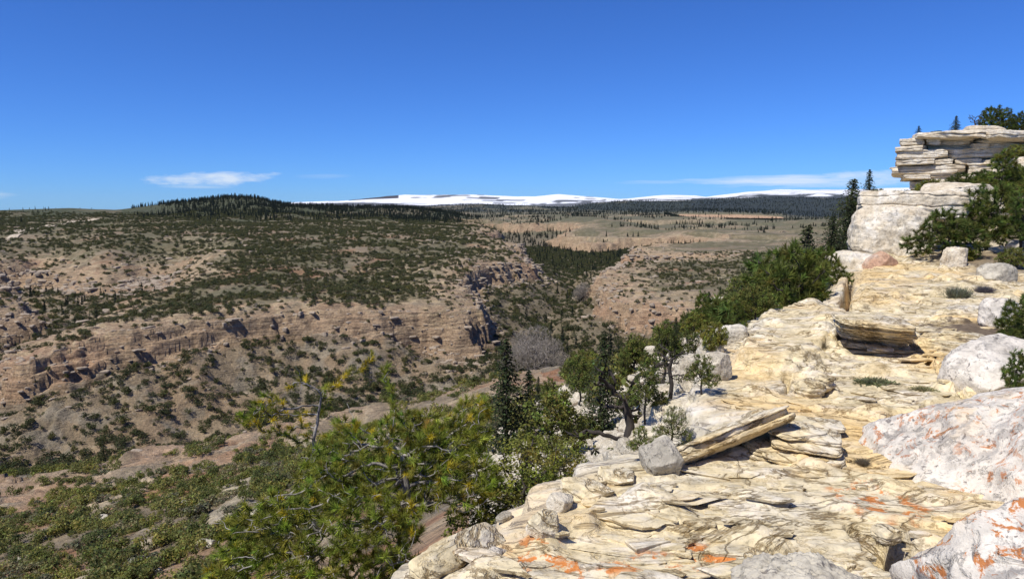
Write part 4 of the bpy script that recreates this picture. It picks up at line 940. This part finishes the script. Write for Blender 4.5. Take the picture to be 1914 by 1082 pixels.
# tan blocks and broken beds along the canyon walls
M_TAN = mat_rock('tan_canyon_rock', (.20, .155, .115), (.31, .25, .185), (.37, .31, .235), False, False)
CB = [rock_mesh('rock_block', M_TAN, 160 + i, s, n=5, p=8, cuts=7, cmin=.7, cmax=1.0, rough=.08, fine=.01, smooth=False) for i, s in enumerate([(1.6, 1.0, .55), (1.3, .9, .7), (2.0, 1.0, .45), (1.1, .9, .9), (2.4, 1.1, .6)])]
x, y = sector(90000, 185, 1150, -46, 21); t_ = terrain(x, y); r_ = t_['r']
pr = np.clip(t_['cliff'] * (t_['din'] > -3) * .6 + t_['riser'] * .10 + (t_['din'] > t_['off']) * .018 + (t_['din'] > 0) * (r_ < 330) * .05, 0, 1) * (t_['dr'] > 100)
k = rng.random(len(x)) < pr; x, y, z, r_ = x[k], y[k], t_['z'][k], r_[k]; s = (.7 + 2.3 * rng.random(len(x)) ** 3.0) * np.clip(r_ / 420, .5, 1.8)
BL = np.stack([x, y, z - .02 * s, s, rng.integers(0, len(CB), len(x)), np.ones(len(x))], 1); BL = BL[visible(x, y, z, s)]; od = np.argsort(-BL[:, 3] / np.hypot(BL[:, 0], BL[:, 1]))
for i in od[:250]:
    q = BL[i]; o = link('rock_block', CB[int(q[4])], q[:3], rot=(rng.normal() * .08, rng.normal() * .08, rng.normal() * .5), scale=(q[3],) * 3); tag(o, 'tan sandstone block jutting from the far canyon wall', 'rock', 'broken sandstone blocks of the canyon walls')
scatter('broken_rock', BL[od[250:]], CB, 'broken tan sandstone beds and blocks along the canyon walls'); print('blocks', len(BL))

# thin flakes of the weathering ledge surface
LEDGE_OBJ = next(o for o in COL.objects if o.name == 'rock_ledge')
FV = []; FF = []; off = 0
fr = np.exp(rng.uniform(math.log(2.6), math.log(15), 850)); fa = np.radians(rng.uniform(-6, 36, 850)); fx = fr * np.sin(fa); fy = fr * np.cos(fa)
zl, do = ledge(fx, fy); den = noise2(fx / 1.3, fy / .9, 801) + .5 * noise2(fx / .5, fy / .4, 803)
k = (do < -.1) & (den > -.25 + .5 * rng.random(850)); fx, fy, zl, fr = fx[k], fy[k], zl[k], fr[k]
for i in range(len(fx)):
    m = rng.integers(8, 13); a = np.sort(rng.uniform(0, 6.283, m)); L = rng.lognormal(-2.65, .6) * (1 + .04 * fr[i]); W = L * rng.uniform(.3, .65)
    rad = rng.uniform(.7, 1.1, m); ex = np.cos(a) * rad * L; ey = np.sin(a) * rad * W; ps = rng.normal() * .25 - .2
    c, s_ = math.cos(ps), math.sin(ps); px_, py_ = ex * c - ey * s_, ex * s_ + ey * c
    h = rng.uniform(.003, .012) * (1 + .03 * fr[i]); tl = rng.uniform(.0, .06); tx = rng.normal() * .02
    zz = zl[i] - tl * py_ + tx * px_ + h * .35
    top = np.stack([fx[i] + px_ * .93, fy[i] + py_ * .93, zz + h], 1); mid = np.stack([fx[i] + px_, fy[i] + py_, zz + h * .6], 1); bot = np.stack([fx[i] + px_ * .9, fy[i] + py_ * .9, zz - h], 1)
    FV += [top, mid, bot, [[fx[i], fy[i], zl[i] + h * 1.45]]]
    j = np.arange(m); jn = (j + 1) % m
    for lo, hi in ((m, 0), (2 * m, m)): FF.append(np.stack([lo + j, lo + jn, hi + jn, hi + j], 1) + off)
    FF.append(np.stack([j, jn, np.full(m, 3 * m), np.full(m, 3 * m)], 1)[:, :3] + off); off += 3 * m + 1
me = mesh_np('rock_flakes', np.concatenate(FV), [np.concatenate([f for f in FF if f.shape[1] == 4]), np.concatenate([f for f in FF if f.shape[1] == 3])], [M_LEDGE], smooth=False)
tag(link('rock_flakes', me, parent=LEDGE_OBJ), kind='stuff')
# ------------------------------------------------------------------ trees near the viewer: prototypes one metre high, with trunk and crown as parts
def tree_geo(seed, trunk, lobes, natt, step, r0, infl=.35, jit=.25, droop=0.):
    g = np.random.default_rng(seed); A = []
    for (x, y, z, rx, rz, w) in lobes:
        k = int(natt * w); d = rdirs(k, g) * (g.random((k, 1)) ** .45); A.append(d * np.array([rx, rx, rz]) + np.array([x, y, z]))
    P, par = grow(trunk, np.concatenate(A), step, infl, step * 1.15, g, jit=jit, droop=droop); rad, ch, w = pipe(par, r0)
    return P, par, rad, ch, w, g
def tips_of(P, par, ch, w, wmax=3):
    i = np.nonzero((w <= wmax) & (par >= 0))[0]; return P[i], unit(P[i] - P[par[i]])
def juniper_proto(seed, lobes, trunk, base, natt=420, per=16, leaf=.0155, blob=.045, needles=False, bark=None, wmax=2, r0=.0026, warm=None, pw=0.):
    P, par, rad, ch, w, g = tree_geo(seed, trunk, lobes, natt, .04, r0)
    V, Fq = tubes(P, par, rad, 5); tm = mesh_np('trunk', V, Fq, [bark or M_DARKBARK])
    tp, td = tips_of(P, par, ch, w, wmax)
    if needles:
        V, Fc = needle_tris(tp, unit(td + np.array([0, 0, .3])), per, leaf * 2.6, leaf * .34, .5, g); cm = mesh_np('crown', V, Fc, [M_NEEDLE], smooth=False)
        tinted(cm, np.repeat(var_col(len(tp), base, g, .25, warm, pw), per, 0), 3)
    else:
        c = np.repeat(tp, per, 0) + rdirs(len(tp) * per, g) * blob * g.random((len(tp) * per, 1)) ** .5
        V, Fc = leaf_quads(c, leaf, g, np.repeat(td, per, 0) * .6 + np.array([0, 0, .4])); cm = mesh_np('crown', V, Fc, [M_LEAF], smooth=False)
        tinted(cm, np.repeat(var_col(len(tp), base, g, .22, warm, pw), per, 0) * np.exp(.15 * g.normal(size=(len(c), 1))), 4)
    return tm, cm
def tk(*pts, n=4):
    out = []
    for a, b in zip(pts[:-1], pts[1:]):
        for i in range(n): out.append(np.array(a) + (np.array(b) - np.array(a)) * i / n)
    return out + [np.array(pts[-1])]
JG = (.155, .165, .036); PG = (.115, .145, .032); DG = (.030, .044, .018); YG = (.105, .115, .024)
PROTO = {
 'ja': juniper_proto(1, [(0, 0, .62, .26, .3, .5), (.2, .05, .42, .2, .2, .25), (-.2, 0, .4, .2, .2, .25)], tk((0, 0, -.1), (.03, 0, .15), (0, .02, .35)), JG),
 'jb': juniper_proto(2, [(.05, 0, .7, .2, .26, .4), (-.18, .05, .5, .2, .2, .3), (.24, -.1, .38, .2, .18, .3)], tk((0, 0, -.1), (-.05, 0, .2), (.02, 0, .45)), (.13, .148, .034)),
 'jc': juniper_proto(3, [(0, 0, .45, .42, .36, .6), (.3, .1, .35, .28, .22, .2), (-.3, -.1, .35, .28, .25, .2)], tk((0, 0, -.1), (.02, 0, .12)), JG, 520, 17, .018, .055),
 'jf': juniper_proto(9, [(.05, 0, .66, .26, .3, .5), (-.2, .05, .45, .22, .22, .25), (.22, -.1, .38, .22, .2, .25)], tk((0, 0, -.1), (-.03, 0, .2), (.02, 0, .42)), JG, 520, 34, .0085, .04),
 'pa': juniper_proto(4, [(0, 0, .72, .2, .26, .35), (.2, .1, .5, .22, .16, .25), (-.22, 0, .45, .22, .16, .25), (.05, -.2, .3, .25, .15, .15)], tk((0, 0, -.1), (.04, 0, .25), (-.02, 0, .55)), PG, 420, 34, .028, 0, True, wmax=2),
 'pb': juniper_proto(5, [(0, 0, .55, .34, .38, .6), (.3, .1, .4, .3, .24, .2), (-.3, 0, .35, .3, .26, .2)], tk((0, 0, -.1), (-.04, 0, .2), (.02, 0, .4)), (.105, .13, .03), 560, 32, .028, 0, True, wmax=2),
 'sn': juniper_proto(6, [(-.16, 0, .75, .14, .2, .3), (.2, 0, .7, .14, .22, .3), (-.25, .1, .42, .14, .12, .2), (.22, -.1, .36, .14, .12, .2)], tk((0, 0, -.08), (-.03, 0, .25), (.02, 0, .5), (-.02, 0, .66), n=5), (.08, .09, .025), 95, 2, .02, .04, wmax=1, r0=.0075),
}
def spruce_proto(seed, base, wide=.2, gaps=.15, nb=150):
    g = np.random.default_rng(seed); P = [np.array([.012 * math.sin(i * .9 + seed), .01 * math.cos(i * 1.3), -.08 + 1.08 * i / 14]) for i in range(15)]; par = [-1] + list(range(14)); C = []; D = []
    for i in range(nb):
        h = .05 + .93 * (i + g.random()) / nb; a = i * 2.4 + g.random(); L = wide * (1 - h) ** .8 * g.uniform(.55, 1.15) * (.25 if g.random() < gaps else 1) + .018
        j = int(np.clip((h + .08) / 1.08 * 14, 1, 13)); s = np.array([0, 0, h]); k0 = j; d = np.array([math.cos(a), math.sin(a), .25])
        for q in range(1, 5):
            p = s + d * L * q / 4 - np.array([0, 0, .5 * L * (q / 4) ** 2]); P.append(p); par.append(k0); k0 = len(P) - 1
            m = max(3, int(7 * L / .12)); C.append(p + g.normal(size=(m, 3)) * np.array([.4, .4, .22]) * L * .38); D.append(np.tile(d * .5 + np.array([0, 0, .5]), (m, 1)))
    P = np.array(P); par = np.array(par); rad = np.where(np.arange(len(P)) < 15, .016 * (1.04 - np.clip(P[:, 2], 0, 1)), .0022)
    V, Fq = tubes(P, par, rad, 5); tm = mesh_np('trunk', V, Fq, [M_DARKBARK]); C = np.concatenate(C)
    V, Fc = leaf_quads(C, .0125, g, np.concatenate(D)); cm = mesh_np('crown', V, Fc, [M_LEAF], smooth=False); tinted(cm, var_col(len(C), base, g, .28), 4); return tm, cm
PROTO['sa'] = spruce_proto(31, (.042, .056, .024), .19); PROTO['sb'] = spruce_proto(32, (.055, .07, .028), .27, .25)
def tree(kind, name, label, cat, p, h, rot=0, group=None, wide=1.0, lean=(0, 0)):
    e = bpy.data.objects.new(name, None); COL.objects.link(e); e.location = p; e.scale = (h * wide, h * wide, h); e.rotation_euler = (lean[0], lean[1], rot); tag(e, label, cat, group)
    for nm, m in zip(('trunk', 'crown'), PROTO[kind]): link(nm, m, parent=e)
    return e
def tree_px(kind, name, label, cat, u, vb, vt, rot=0, r=None, wide=1.0, group=None, lean=(0, 0)):
    """a tree whose foot shows at (u, vb) and whose top at row vt"""
    if r is None: p = hit(u, vb)
    else:
        d = P3(u, vb, r); p = np.array([d[0], d[1], ground(d[0], d[1])[0]])
    h = P3(u, vt, math.hypot(p[0], p[1]))[2] - p[2]
    return tree(kind, name, label, cat, p - np.array([0, 0, .03 * h]), h * 1.03, rot, group, wide, lean)
JT = 'juniper_tree'; PT = 'pine_tree'; ST = 'spruce_tree'
tree_px('sa', ST, 'tall dark spruce rising behind the foreground pine', 'spruce', 945, 850, 630, .3, wide=1.15)
tree_px('sa', ST, 'shorter dark spruce at the right side of the tall spruce', 'spruce', 988, 830, 690, 1.3, wide=1.3)
tree_px('ja', JT, 'olive juniper with dead stems below the spruces', 'juniper', 1030, 890, 702, .4)
tree_px('jb', JT, 'rounded juniper between the spruces and the white talus', 'juniper', 1082, 760, 655, 2.1)
tree_px('sb', ST, 'dark conifer behind the black dead tree', 'fir', 1126, 815, 622, .2)
tree_px('jb', JT, 'juniper spreading under the right arm of the black dead tree', 'juniper', 1206, 790, 672, 1.1)
tree_px('sn', 'dead_tree', 'black dead tree with a forked top on the lip of the ledge', 'dead tree', 1172, 872, 640, .2, r=9.5, wide=.95)
tree_px('sn', 'dead_tree', 'second dark half-dead tree farther up the talus', 'dead tree', 1252, 745, 632, 2.4)
tree_px('jf', JT, 'low juniper bush between the dead trees and the tilted slab', 'juniper', 1255, 852, 752, .3, wide=.9)
tree_px('ja', JT, 'bright green juniper close to the outer wall of the ledge', 'juniper', 1312, 738, 652, 2.2, wide=1.05)
tree_px('jb', JT, 'leafy juniper behind the second dead tree', 'juniper', 1285, 690, 612, .9, wide=1.2)
tree_px('pa', PT, 'leaning small pine rooted at the lip of the ledge', 'pine', 1376, 690, 560, .5, r=9.6, wide=1.0, lean=(0, -.1))
tree_px('pb', PT, 'broad green pine at the far lip of the ledge', 'pine', 1478, 640, 432, .4, r=13.5, wide=.92)
tree_px('pb', PT, 'dense dark pine right behind the far lip of the ledge', 'pine', 1532, 610, 452, 2.7, r=16.5, wide=.9)
tree_px('pa', PT, 'loose pine with bare twigs left of the broad green pine', 'pine', 1432, 600, 470, 1.9, r=19, wide=1.2)
tree_px('sb', ST, 'dark fir leaning out beside the caprock', 'fir', 1586, 520, 333, .8, r=24, wide=1.9)
tree_px('sa', ST, 'slender dark spruce tip just left of the caprock', 'spruce', 1616, 500, 316, 2.0, r=25, wide=1.2)
tree_px('pb', PT, 'dark pine under the dark fir beside the boulder column', 'pine', 1568, 560, 420, 1.2, r=21, wide=1.0)
tree_px('sb', ST, 'ragged dark conifer between the broad green pine and the boulder column', 'conifer', 1548, 590, 402, 1.9, r=19, wide=1.3)
tree_px('sb', ST, 'ragged conifer topping the broad green pine', 'conifer', 1502, 600, 418, .9, r=17.5, wide=1.3)
tree_px('sa', ST, 'dark conifer leaning against the big whitish boulder', 'conifer', 1582, 545, 378, 2.9, r=20.5, wide=1.5)
tree_px('sb', ST, 'thin dark conifer standing clear left of the loose pine', 'conifer', 1405, 600, 470, 1.2, r=30, wide=1.2)
for i, (u, vb, vt, k, w) in enumerate([(1090, 700, 640, 'jc', 1), (1060, 720, 672, 'ja', 1.2), (1185, 700, 625, 'ja', 1.1), (1235, 680, 600, 'jb', 1), (1335, 660, 585, 'jc', .8), (1300, 640, 575, 'ja', 1.2), (1370, 610, 545, 'jb', 1.2), (1410, 600, 510, 'jc', .9), (1150, 740, 690, 'jc', .9),
                                       (1200, 860, 790, 'jb', 1), (1100, 830, 760, 'jc', .9), (1060, 860, 790, 'jb', 1.1), (1320, 610, 560, 'jc', 1.), (1265, 640, 592, 'jc', 1.), (1400, 560, 500, 'sb', 1), (1345, 580, 535, 'sb', 1.1), (1440, 560, 490, 'jb', 1.3), (1110, 770, 715, 'ja', 1.2), (1220, 740, 700, 'jc', .8), (1170, 780, 720, 'ja', 1.3), (1040, 800, 720, 'ja', 1.2), (1350, 640, 600, 'jc', .8), (1385, 560, 520, 'ja', 1.2)]):
    tree_px(k, JT if k[0] == 'j' else ST, 'green evergreen among white boulders on the talus slope', 'evergreen', u, vb, vt, i * 1.7, wide=w, group='evergreens on the talus slope')
x, y = sector(1500, 17, 85, 1.5, 23); t_ = terrain(x, y); k_ = (t_['dr'] > 2.5) & (t_['dr'] < 34) & (np.hypot(x, y) > 27) & ((uu(x, y) > 1220) | (np.hypot(x, y) > 45)); x, y, z = x[k_], y[k_], t_['z'][k_]
for i in range(min(34, len(x))):
    k = ('sb', 'ja', 'sa', 'jb', 'pa', 'ja')[i % 6]; tree(k, {'j': JT, 'p': PT, 's': ST}[k[0]], 'green evergreen among white boulders on the talus slope', 'evergreen', (x[i], y[i], z[i] - .1), rng.uniform(1.5, 3.8), i * 1.1, 'evergreens on the talus slope', rng.uniform(.75, 1.2))
# trees on the slope to the right and on the cliff
for (k, nm, lb, ct, u, vb, vt, r, w) in [
    ('pb', PT, 'broad low pine right of the big whitish boulder', 'pine', 1765, 515, 378, 18.5, 1.1), ('pb', PT, 'bushy pine in the middle of the right-hand slope', 'pine', 1838, 505, 330, 20.5, 1.1), ('pa', PT, 'pine at the right edge above the bare soil', 'pine', 1905, 510, 360, 19.5, 1.1),
    ('jc', JT, 'low juniper skirt at the foot of the bushy pine', 'juniper', 1800, 520, 450, 18.5, 1.0), ('jc', JT, 'juniper skirt at the right edge beside the pink boulder', 'juniper', 1890, 530, 450, 18, 1.0),
    ('pb', PT, 'low pine at the cliff foot behind the caprock', 'pine', 1790, 380, 318, 31, 1.3), ('pa', PT, 'grey-twigged pine before the right part of the cliff', 'pine', 1868, 400, 278, 29, 1.1), ('pb', PT, 'pine at the right edge below the cliff end', 'pine', 1905, 400, 300, 30, 1.1),
    ('jc', JT, 'small juniper on top of the caprock near the cliff corner', 'juniper', 1690, 362, 340, 24, 1.2), ('jc', JT, 'small juniper at the outer end of the caprock top', 'juniper', 1640, 366, 342, 25, 1.1), ('jc', JT, 'juniper growing in the gap behind the caprock', 'juniper', 1740, 372, 322, 27, 1.2),
    ('pb', PT, 'pine covering the rocks between the cliff and the right edge', 'pine', 1880, 440, 335, 26, 1.2), ('pb', PT, 'squat pine under the cliff wall', 'pine', 1835, 385, 312, 32, 1.4), ('jb', JT, 'juniper between the cliff foot and the bushy pine', 'juniper', 1830, 420, 360, 26, 1.2), ('jc', JT, 'juniper in front of the layered outcrop', 'juniper', 1760, 450, 385, 23, 1.1)]:
    tree_px(k, nm, lb, ct, u, vb, vt, u * .37, r, w)
for (k, nm, lb, ct, u, vb, vt, r, w) in [('pb', PT, 'large spreading pine on the cliff top', 'pine', 1858, 258, 192, 38.5, 1.25), ('pb', PT, 'pine at the right end of the cliff top', 'pine', 1908, 265, 203, 38, 1.2), ('sb', ST, 'small dark cone-shaped conifer on the cliff top', 'conifer', 1785, 256, 216, 38.5, 1.3),
    ('sb', ST, 'tiny dark conifer at the outer corner of the cliff top', 'conifer', 1716, 262, 235, 38, 1.5), ('jc', JT, 'low shrubby juniper along the cliff rim', 'juniper', 1752, 262, 240, 38, 2.0), ('sn', 'dead_tree', 'grey bare-twigged tree beside the large cliff-top pine', 'tree', 1820, 262, 208, 37.8, .8), ('jc', JT, 'juniper hugging the rocks at the right end of the cliff', 'juniper', 1900, 300, 262, 35, 1.3)]:
    p = P3(u, vb, r); tree(k, nm, lb, ct, p, P3(u, vt, r)[2] - p[2], u * .3, wide=w)
tree_px('pb', PT, 'dark bush-like pine spilling in at the right edge of the ledge', 'pine', 1912, 655, 540, 1.0, r=9.2, wide=.95)
tree_px('pa', PT, 'young pine sprig before the pale boulder at the right edge', 'young pine', 1898, 728, 650, 1.0, r=7.0, wide=.8)

# ------------------------------------------------------------------ bare cottonwoods on the canyon floor
def bare_proto(seed):
    P, par, rad, ch, w, g = tree_geo(seed, tk((0, 0, -.05), (.02, 0, .2), n=3), [(0, 0, .58, .42, .4, 1.)], 520, .045, .0035, jit=.2)
    V, Fq = tubes(P, par, rad, 4); tm = mesh_np('trunk', V, Fq, [M_TWIG]); tp, td = tips_of(P, par, ch, w, 3)
    V, Fc = needle_tris(tp, unit(td + np.array([0, 0, .3])), 6, .10, .005, .55, g); cm = mesh_np('twigs', V, Fc, [M_TWIG], smooth=False); return tm, cm
PROTO['ba'] = bare_proto(41); PROTO['bb'] = bare_proto(42)
_rg = np.exp(np.linspace(math.log(260), math.log(1000), 900))
def hit_mid(u, v):
    d = ray(u, v); d = d / math.hypot(d[0], d[1]); z = terrain(d[0] * _rg, d[1] * _rg)['z']; k = np.nonzero(z >= d[2] * _rg)[0]; i = k[0] if len(k) else 400
    return np.array([d[0] * _rg[i], d[1] * _rg[i], z[i]])
for i, (u, v, h) in enumerate([(1000, 708, 20), (968, 702, 15), (1034, 706, 13), (986, 692, 20), (1020, 690, 18), (1052, 690, 11), (958, 684, 13), (1003, 672, 22), (1036, 676, 15), (976, 668, 17), (948, 700, 10), (1085, 562, 14), (1090, 556, 14), (1080, 566, 12)]):
    p = hit_mid(u, v); z = p[2] - .3
    e = tree('ba' if i % 2 else 'bb', 'cottonwood_tree', 'bare grey cottonwood in the grove on the canyon floor' if i < 11 else 'bare pale cottonwood farther up the canyon floor', 'cottonwood', (p[0], p[1], z), h, i * 1.3, 'bare cottonwoods of the canyon floor' if i < 11 else 'bare cottonwoods up the canyon', 1.05)
    for c in list(e.children):
        if c.name.startswith('crown'): c.name = 'twigs'

# ------------------------------------------------------------------ the foreground pine
g = np.random.default_rng(77)
def lobe(u, v, r, rad, n, flat=.8):
    c = P3(u, v, r); d = rdirs(n, g) * g.random((n, 1)) ** .4; return c + d * np.array([rad, rad, rad * flat])
def big_pine(name, label, root, trunk, lobes, step, needle, per, r0, seed, warm):
    A = np.concatenate([lobe(*l) for l in lobes]); P, par = grow(trunk, A, step, .9, step * 1.25, g, jit=.32); rad, ch, w = pipe(par, r0, 2.3)
    rad = np.minimum(rad, .085)
    e = bpy.data.objects.new(name, None); COL.objects.link(e); e.location = root; tag(e, label, 'pine'); L = P - np.array(root)
    V, Fq = tubes(L, par, rad, 6); thick = None
    link('trunk', mesh_np('trunk', V, Fq, [M_BARK]), parent=e)
    i = np.nonzero((w <= 3) & (par >= 0))[0]; i = i[g.random(len(i)) < np.where(w[i] <= 1, 1.0, .45)]; tp = L[i]; td = unit(L[i] - L[par[i]])
    V, Fc = needle_tris(tp, unit(td + np.array([0, 0, .35])), per, needle, needle * .085, .66, g)
    cm = mesh_np('needles', V, Fc, [M_NEEDLE], smooth=False)
    hz = (P[i, 2] - P[i, 2].min()) / (np.ptp(P[i, 2]) + 1e-6)
    tc = var_col(len(tp), (.215, .24, .034), g, .28); k = g.random(len(tp)) < warm * (.3 + hz); tc[k] = np.array([.46, .37, .03]) * np.exp(.2 * g.normal(size=(k.sum(), 1)))
    tinted(cm, np.repeat(tc, per, 0), 3); link('needles', cm, parent=e)
    # dead bare twigs
    q = np.nonzero((w <= 6) & (par >= 0))[0]; q = q[g.random(len(q)) < .10]; PP = []; pa = []
    V = []; Fb = []; off = 0
    for j in q:
        m = 6; d = unit(rdirs(1, g)[0] + .5 * unit(L[j] - L[par[j]])); p = L[j].copy(); pts = [p]
        for _ in range(m): d = unit(d + .38 * g.normal(size=3)); p = p + d * g.uniform(.025, .05); pts.append(p)
        v_, f_ = tubes(np.array(pts), np.array([-1] + list(range(m))), np.linspace(.0055, .002, m + 1), 4); V.append(v_); Fb.append(f_ + off); off += len(v_)
    tag(link('dead_twigs', mesh_np('dead_twigs', np.concatenate(V), np.concatenate(Fb), [M_BARK]), parent=e), kind='stuff')
    return e
r0_ = P3(735, 1150, 7.0); gz_ = ground(r0_[0], r0_[1])[0]; root = np.array([r0_[0], r0_[1], gz_ - .1])
a_ = P3(745, 1040, 7.0); b_ = P3(760, 930, 7.05); c_ = P3(752, 850, 7.1)
def line(*pts, step=.09):
    out = []
    for p, q in zip(pts[:-1], pts[1:]):
        m = max(1, int(np.linalg.norm(q - p) / step)); out += [p + (q - p) * k / m for k in range(m)]
    return [o + g.normal(size=3) * .012 for o in out] + [pts[-1]]
big_pine('pine_tree', 'big yellow-green limber pine with twisted grey branches in the foreground', root, line(root, a_, b_, c_),
         [(760, 830, 7.2, .45, 420), (850, 820, 7.5, .40, 330), (630, 890, 6.9, .42, 420), (510, 985, 6.6, .40, 420), (700, 985, 6.4, .48, 520), (860, 900, 7.0, .42, 420), (925, 925, 7.3, .26, 180), (570, 1065, 6.2, .46, 480),
          (740, 1085, 6.3, .38, 300), (455, 1065, 6.4, .32, 240), (885, 765, 7.7, .2, 90), (715, 690, 7.5, .08, 8), (765, 900, 7.7, .45, 260), (655, 815, 7.3, .26, 110)], .06, .088, 58, .0034, 1, .10)
r1_ = P3(585, 1000, 9.5); gz1 = ground(r1_[0], r1_[1])[0]; root1 = np.array([r1_[0], r1_[1], gz1 - .1])
big_pine('pine_tree', 'crooked thin pine with yellow tips, left behind the foreground pine', root1, line(root1, P3(583, 860, 9.5), P3(590, 790, 9.45), P3(600, 745, 9.4)),
         [(560, 715, 9.4, .17, 26), (500, 770, 9.3, .26, 34), (600, 760, 9.5, .16, 24), (455, 790, 9.2, .14, 12), (620, 720, 9.5, .1, 8), (540, 800, 9.4, .2, 22), (700, 670, 9.6, .06, 5)], .085, .10, 62, .006, 2, .4)
tree_px('jf', JT, 'dark juniper with a thin black trunk at the right side of the foreground pine', 'juniper', 985, 985, 800, .6, r=7.2, wide=1.1)
tree_px('jf', JT, 'green juniper under the spruces, right of the foreground pine', 'juniper', 1050, 930, 805, 2.6, r=9.0, wide=1.2)
tree_px('jc', JT, 'tuft of juniper in a crack of the broken left lip', 'juniper', 1012, 1010, 994, .6, r=3.75, wide=1.0)
# small plants on the ledge
def cushion(u, v, px, h, col, label, name, cat, spiky=True, z=None):
    p = hit(u, v); w = sz_px(p, px) / 2; gg = np.random.default_rng(int(u)); n = 260
    b = np.stack([gg.normal(size=n) * .35, gg.normal(size=n) * .25, np.zeros(n)], 1) * w; d = unit(np.stack([b[:, 0] / w, b[:, 1] / w, np.full(n, h)], 1))
    V, Fc = needle_tris(b, d, 5, w * .7 if spiky else w * .3, w * .03 if spiky else w * .08, .45, gg); me = mesh_np(name, V, Fc, [M_LEAF], smooth=False); tinted(me, var_col(n * 5, col, gg, .2), 3)
    tag(link(name, me, p), label, cat)
cushion(1790, 556, 52, .8, (.16, .17, .12), 'grey-green cushion plant on the pale rock below the right-hand trees', 'cushion_plant', 'plant')
cushion(1840, 546, 36, .8, (.13, .12, .13), 'dull grey cushion plant just right of the grey-green one', 'cushion_plant', 'plant')
cushion(1545, 650, 40, 1.2, (.15, .13, .10), 'dry grey tuft left of the layered block', 'dry_tuft', 'plant')
cushion(1612, 866, 30, 1.2, (.20, .17, .12), 'dry tuft at the left edge of the big lichen boulder', 'dry_tuft', 'plant')
cushion(1652, 1015, 40, 1.8, (.20, .16, .10), 'dry grass sprouting over the dark hole', 'dry_tuft', 'plant')
cushion(1632, 716, 70, .12, (.24, .24, .12), 'larger flat moss-green mat on the ledge', 'moss_mat', 'plant', False)
cushion(1724, 729, 48, .12, (.26, .25, .15), 'smaller dull moss mat right of the green one', 'moss_mat', 'plant', False)

# ------------------------------------------------------------------ dirt track on the far left mesa
_rf = np.exp(np.linspace(math.log(600), math.log(2300), 1500))
def hit_far(u, v):
    d = ray(u, v); d = d / math.hypot(d[0], d[1]); z = terrain(d[0] * _rf, d[1] * _rf)['z']; k = np.nonzero(z >= d[2] * _rf)[0]
    return None if not len(k) else np.array([d[0] * _rf[k[0]], d[1] * _rf[k[0]]])
for seg in ([(-30, 452), (22, 446), (40, 438), (36, 431)], [(66, 429), (92, 424), (118, 420), (145, 415), (180, 410)]):
    pts = [q for q in (hit_far(*p) for p in seg) if q is not None]
    if len(pts) < 2: continue
    pts = sorted(pts, key=lambda q: math.hypot(*q)); C = []
    for p, q in zip(pts[:-1], pts[1:]): C += [p + (q - p) * k / 30 for k in range(30)]
    C = np.array(C + [pts[-1]]); tn = unit(np.gradient(C, axis=0)); nn = np.stack([-tn[:, 1], tn[:, 0]], 1); W = 6.5 + 1.5 * noise2(C[:, 0] / 25, C[:, 1] / 25, 881)
    V = np.stack([np.concatenate([q, terrain(q[:, 0], q[:, 1])['z'][:, None] + 1.2], 1) for q in (C - nn * W[:, None], C, C + nn * W[:, None])], 1)
    me = mesh_np('dirt_track', V.reshape(-1, 3), grid_faces(len(C), 3), [M_TERR]); add_attr(me, 'col', np.tile([[.50, .42, .31]], (len(C) * 3, 1)), 'FLOAT_COLOR'); tag(link('dirt_track', me), 'pale dirt track climbing the far left mesa', kind='structure')
# ------------------------------------------------------------------ clear mountain air
hm = bpy.data.materials.new('air'); hm.use_nodes = True; hm.node_tree.nodes.clear()
ho = hm.node_tree.nodes.new('ShaderNodeOutputMaterial'); hv = hm.node_tree.nodes.new('ShaderNodeVolumePrincipled')
hv.inputs['Color'].default_value = (.75, .87, 1, 1); hv.inputs['Density'].default_value = 0.5e-5; hv.inputs['Anisotropy'].default_value = .2
hm.node_tree.links.new(hv.outputs[0], ho.inputs['Volume'])
bx = np.array([[sx, sy, sz] for sz in (-260., 420.) for sx, sy in ((-21000, -200), (21000, -200), (21000, 27500), (-21000, 27500))], float)
hb = link('haze', mesh_np('haze', bx, np.array([[3, 2, 1, 0], [4, 5, 6, 7], [0, 1, 5, 4], [1, 2, 6, 5], [2, 3, 7, 6], [3, 0, 4, 7]]), [hm], smooth=False)); tag(hb, 'thin clear mountain air over the whole country', kind='stuff')
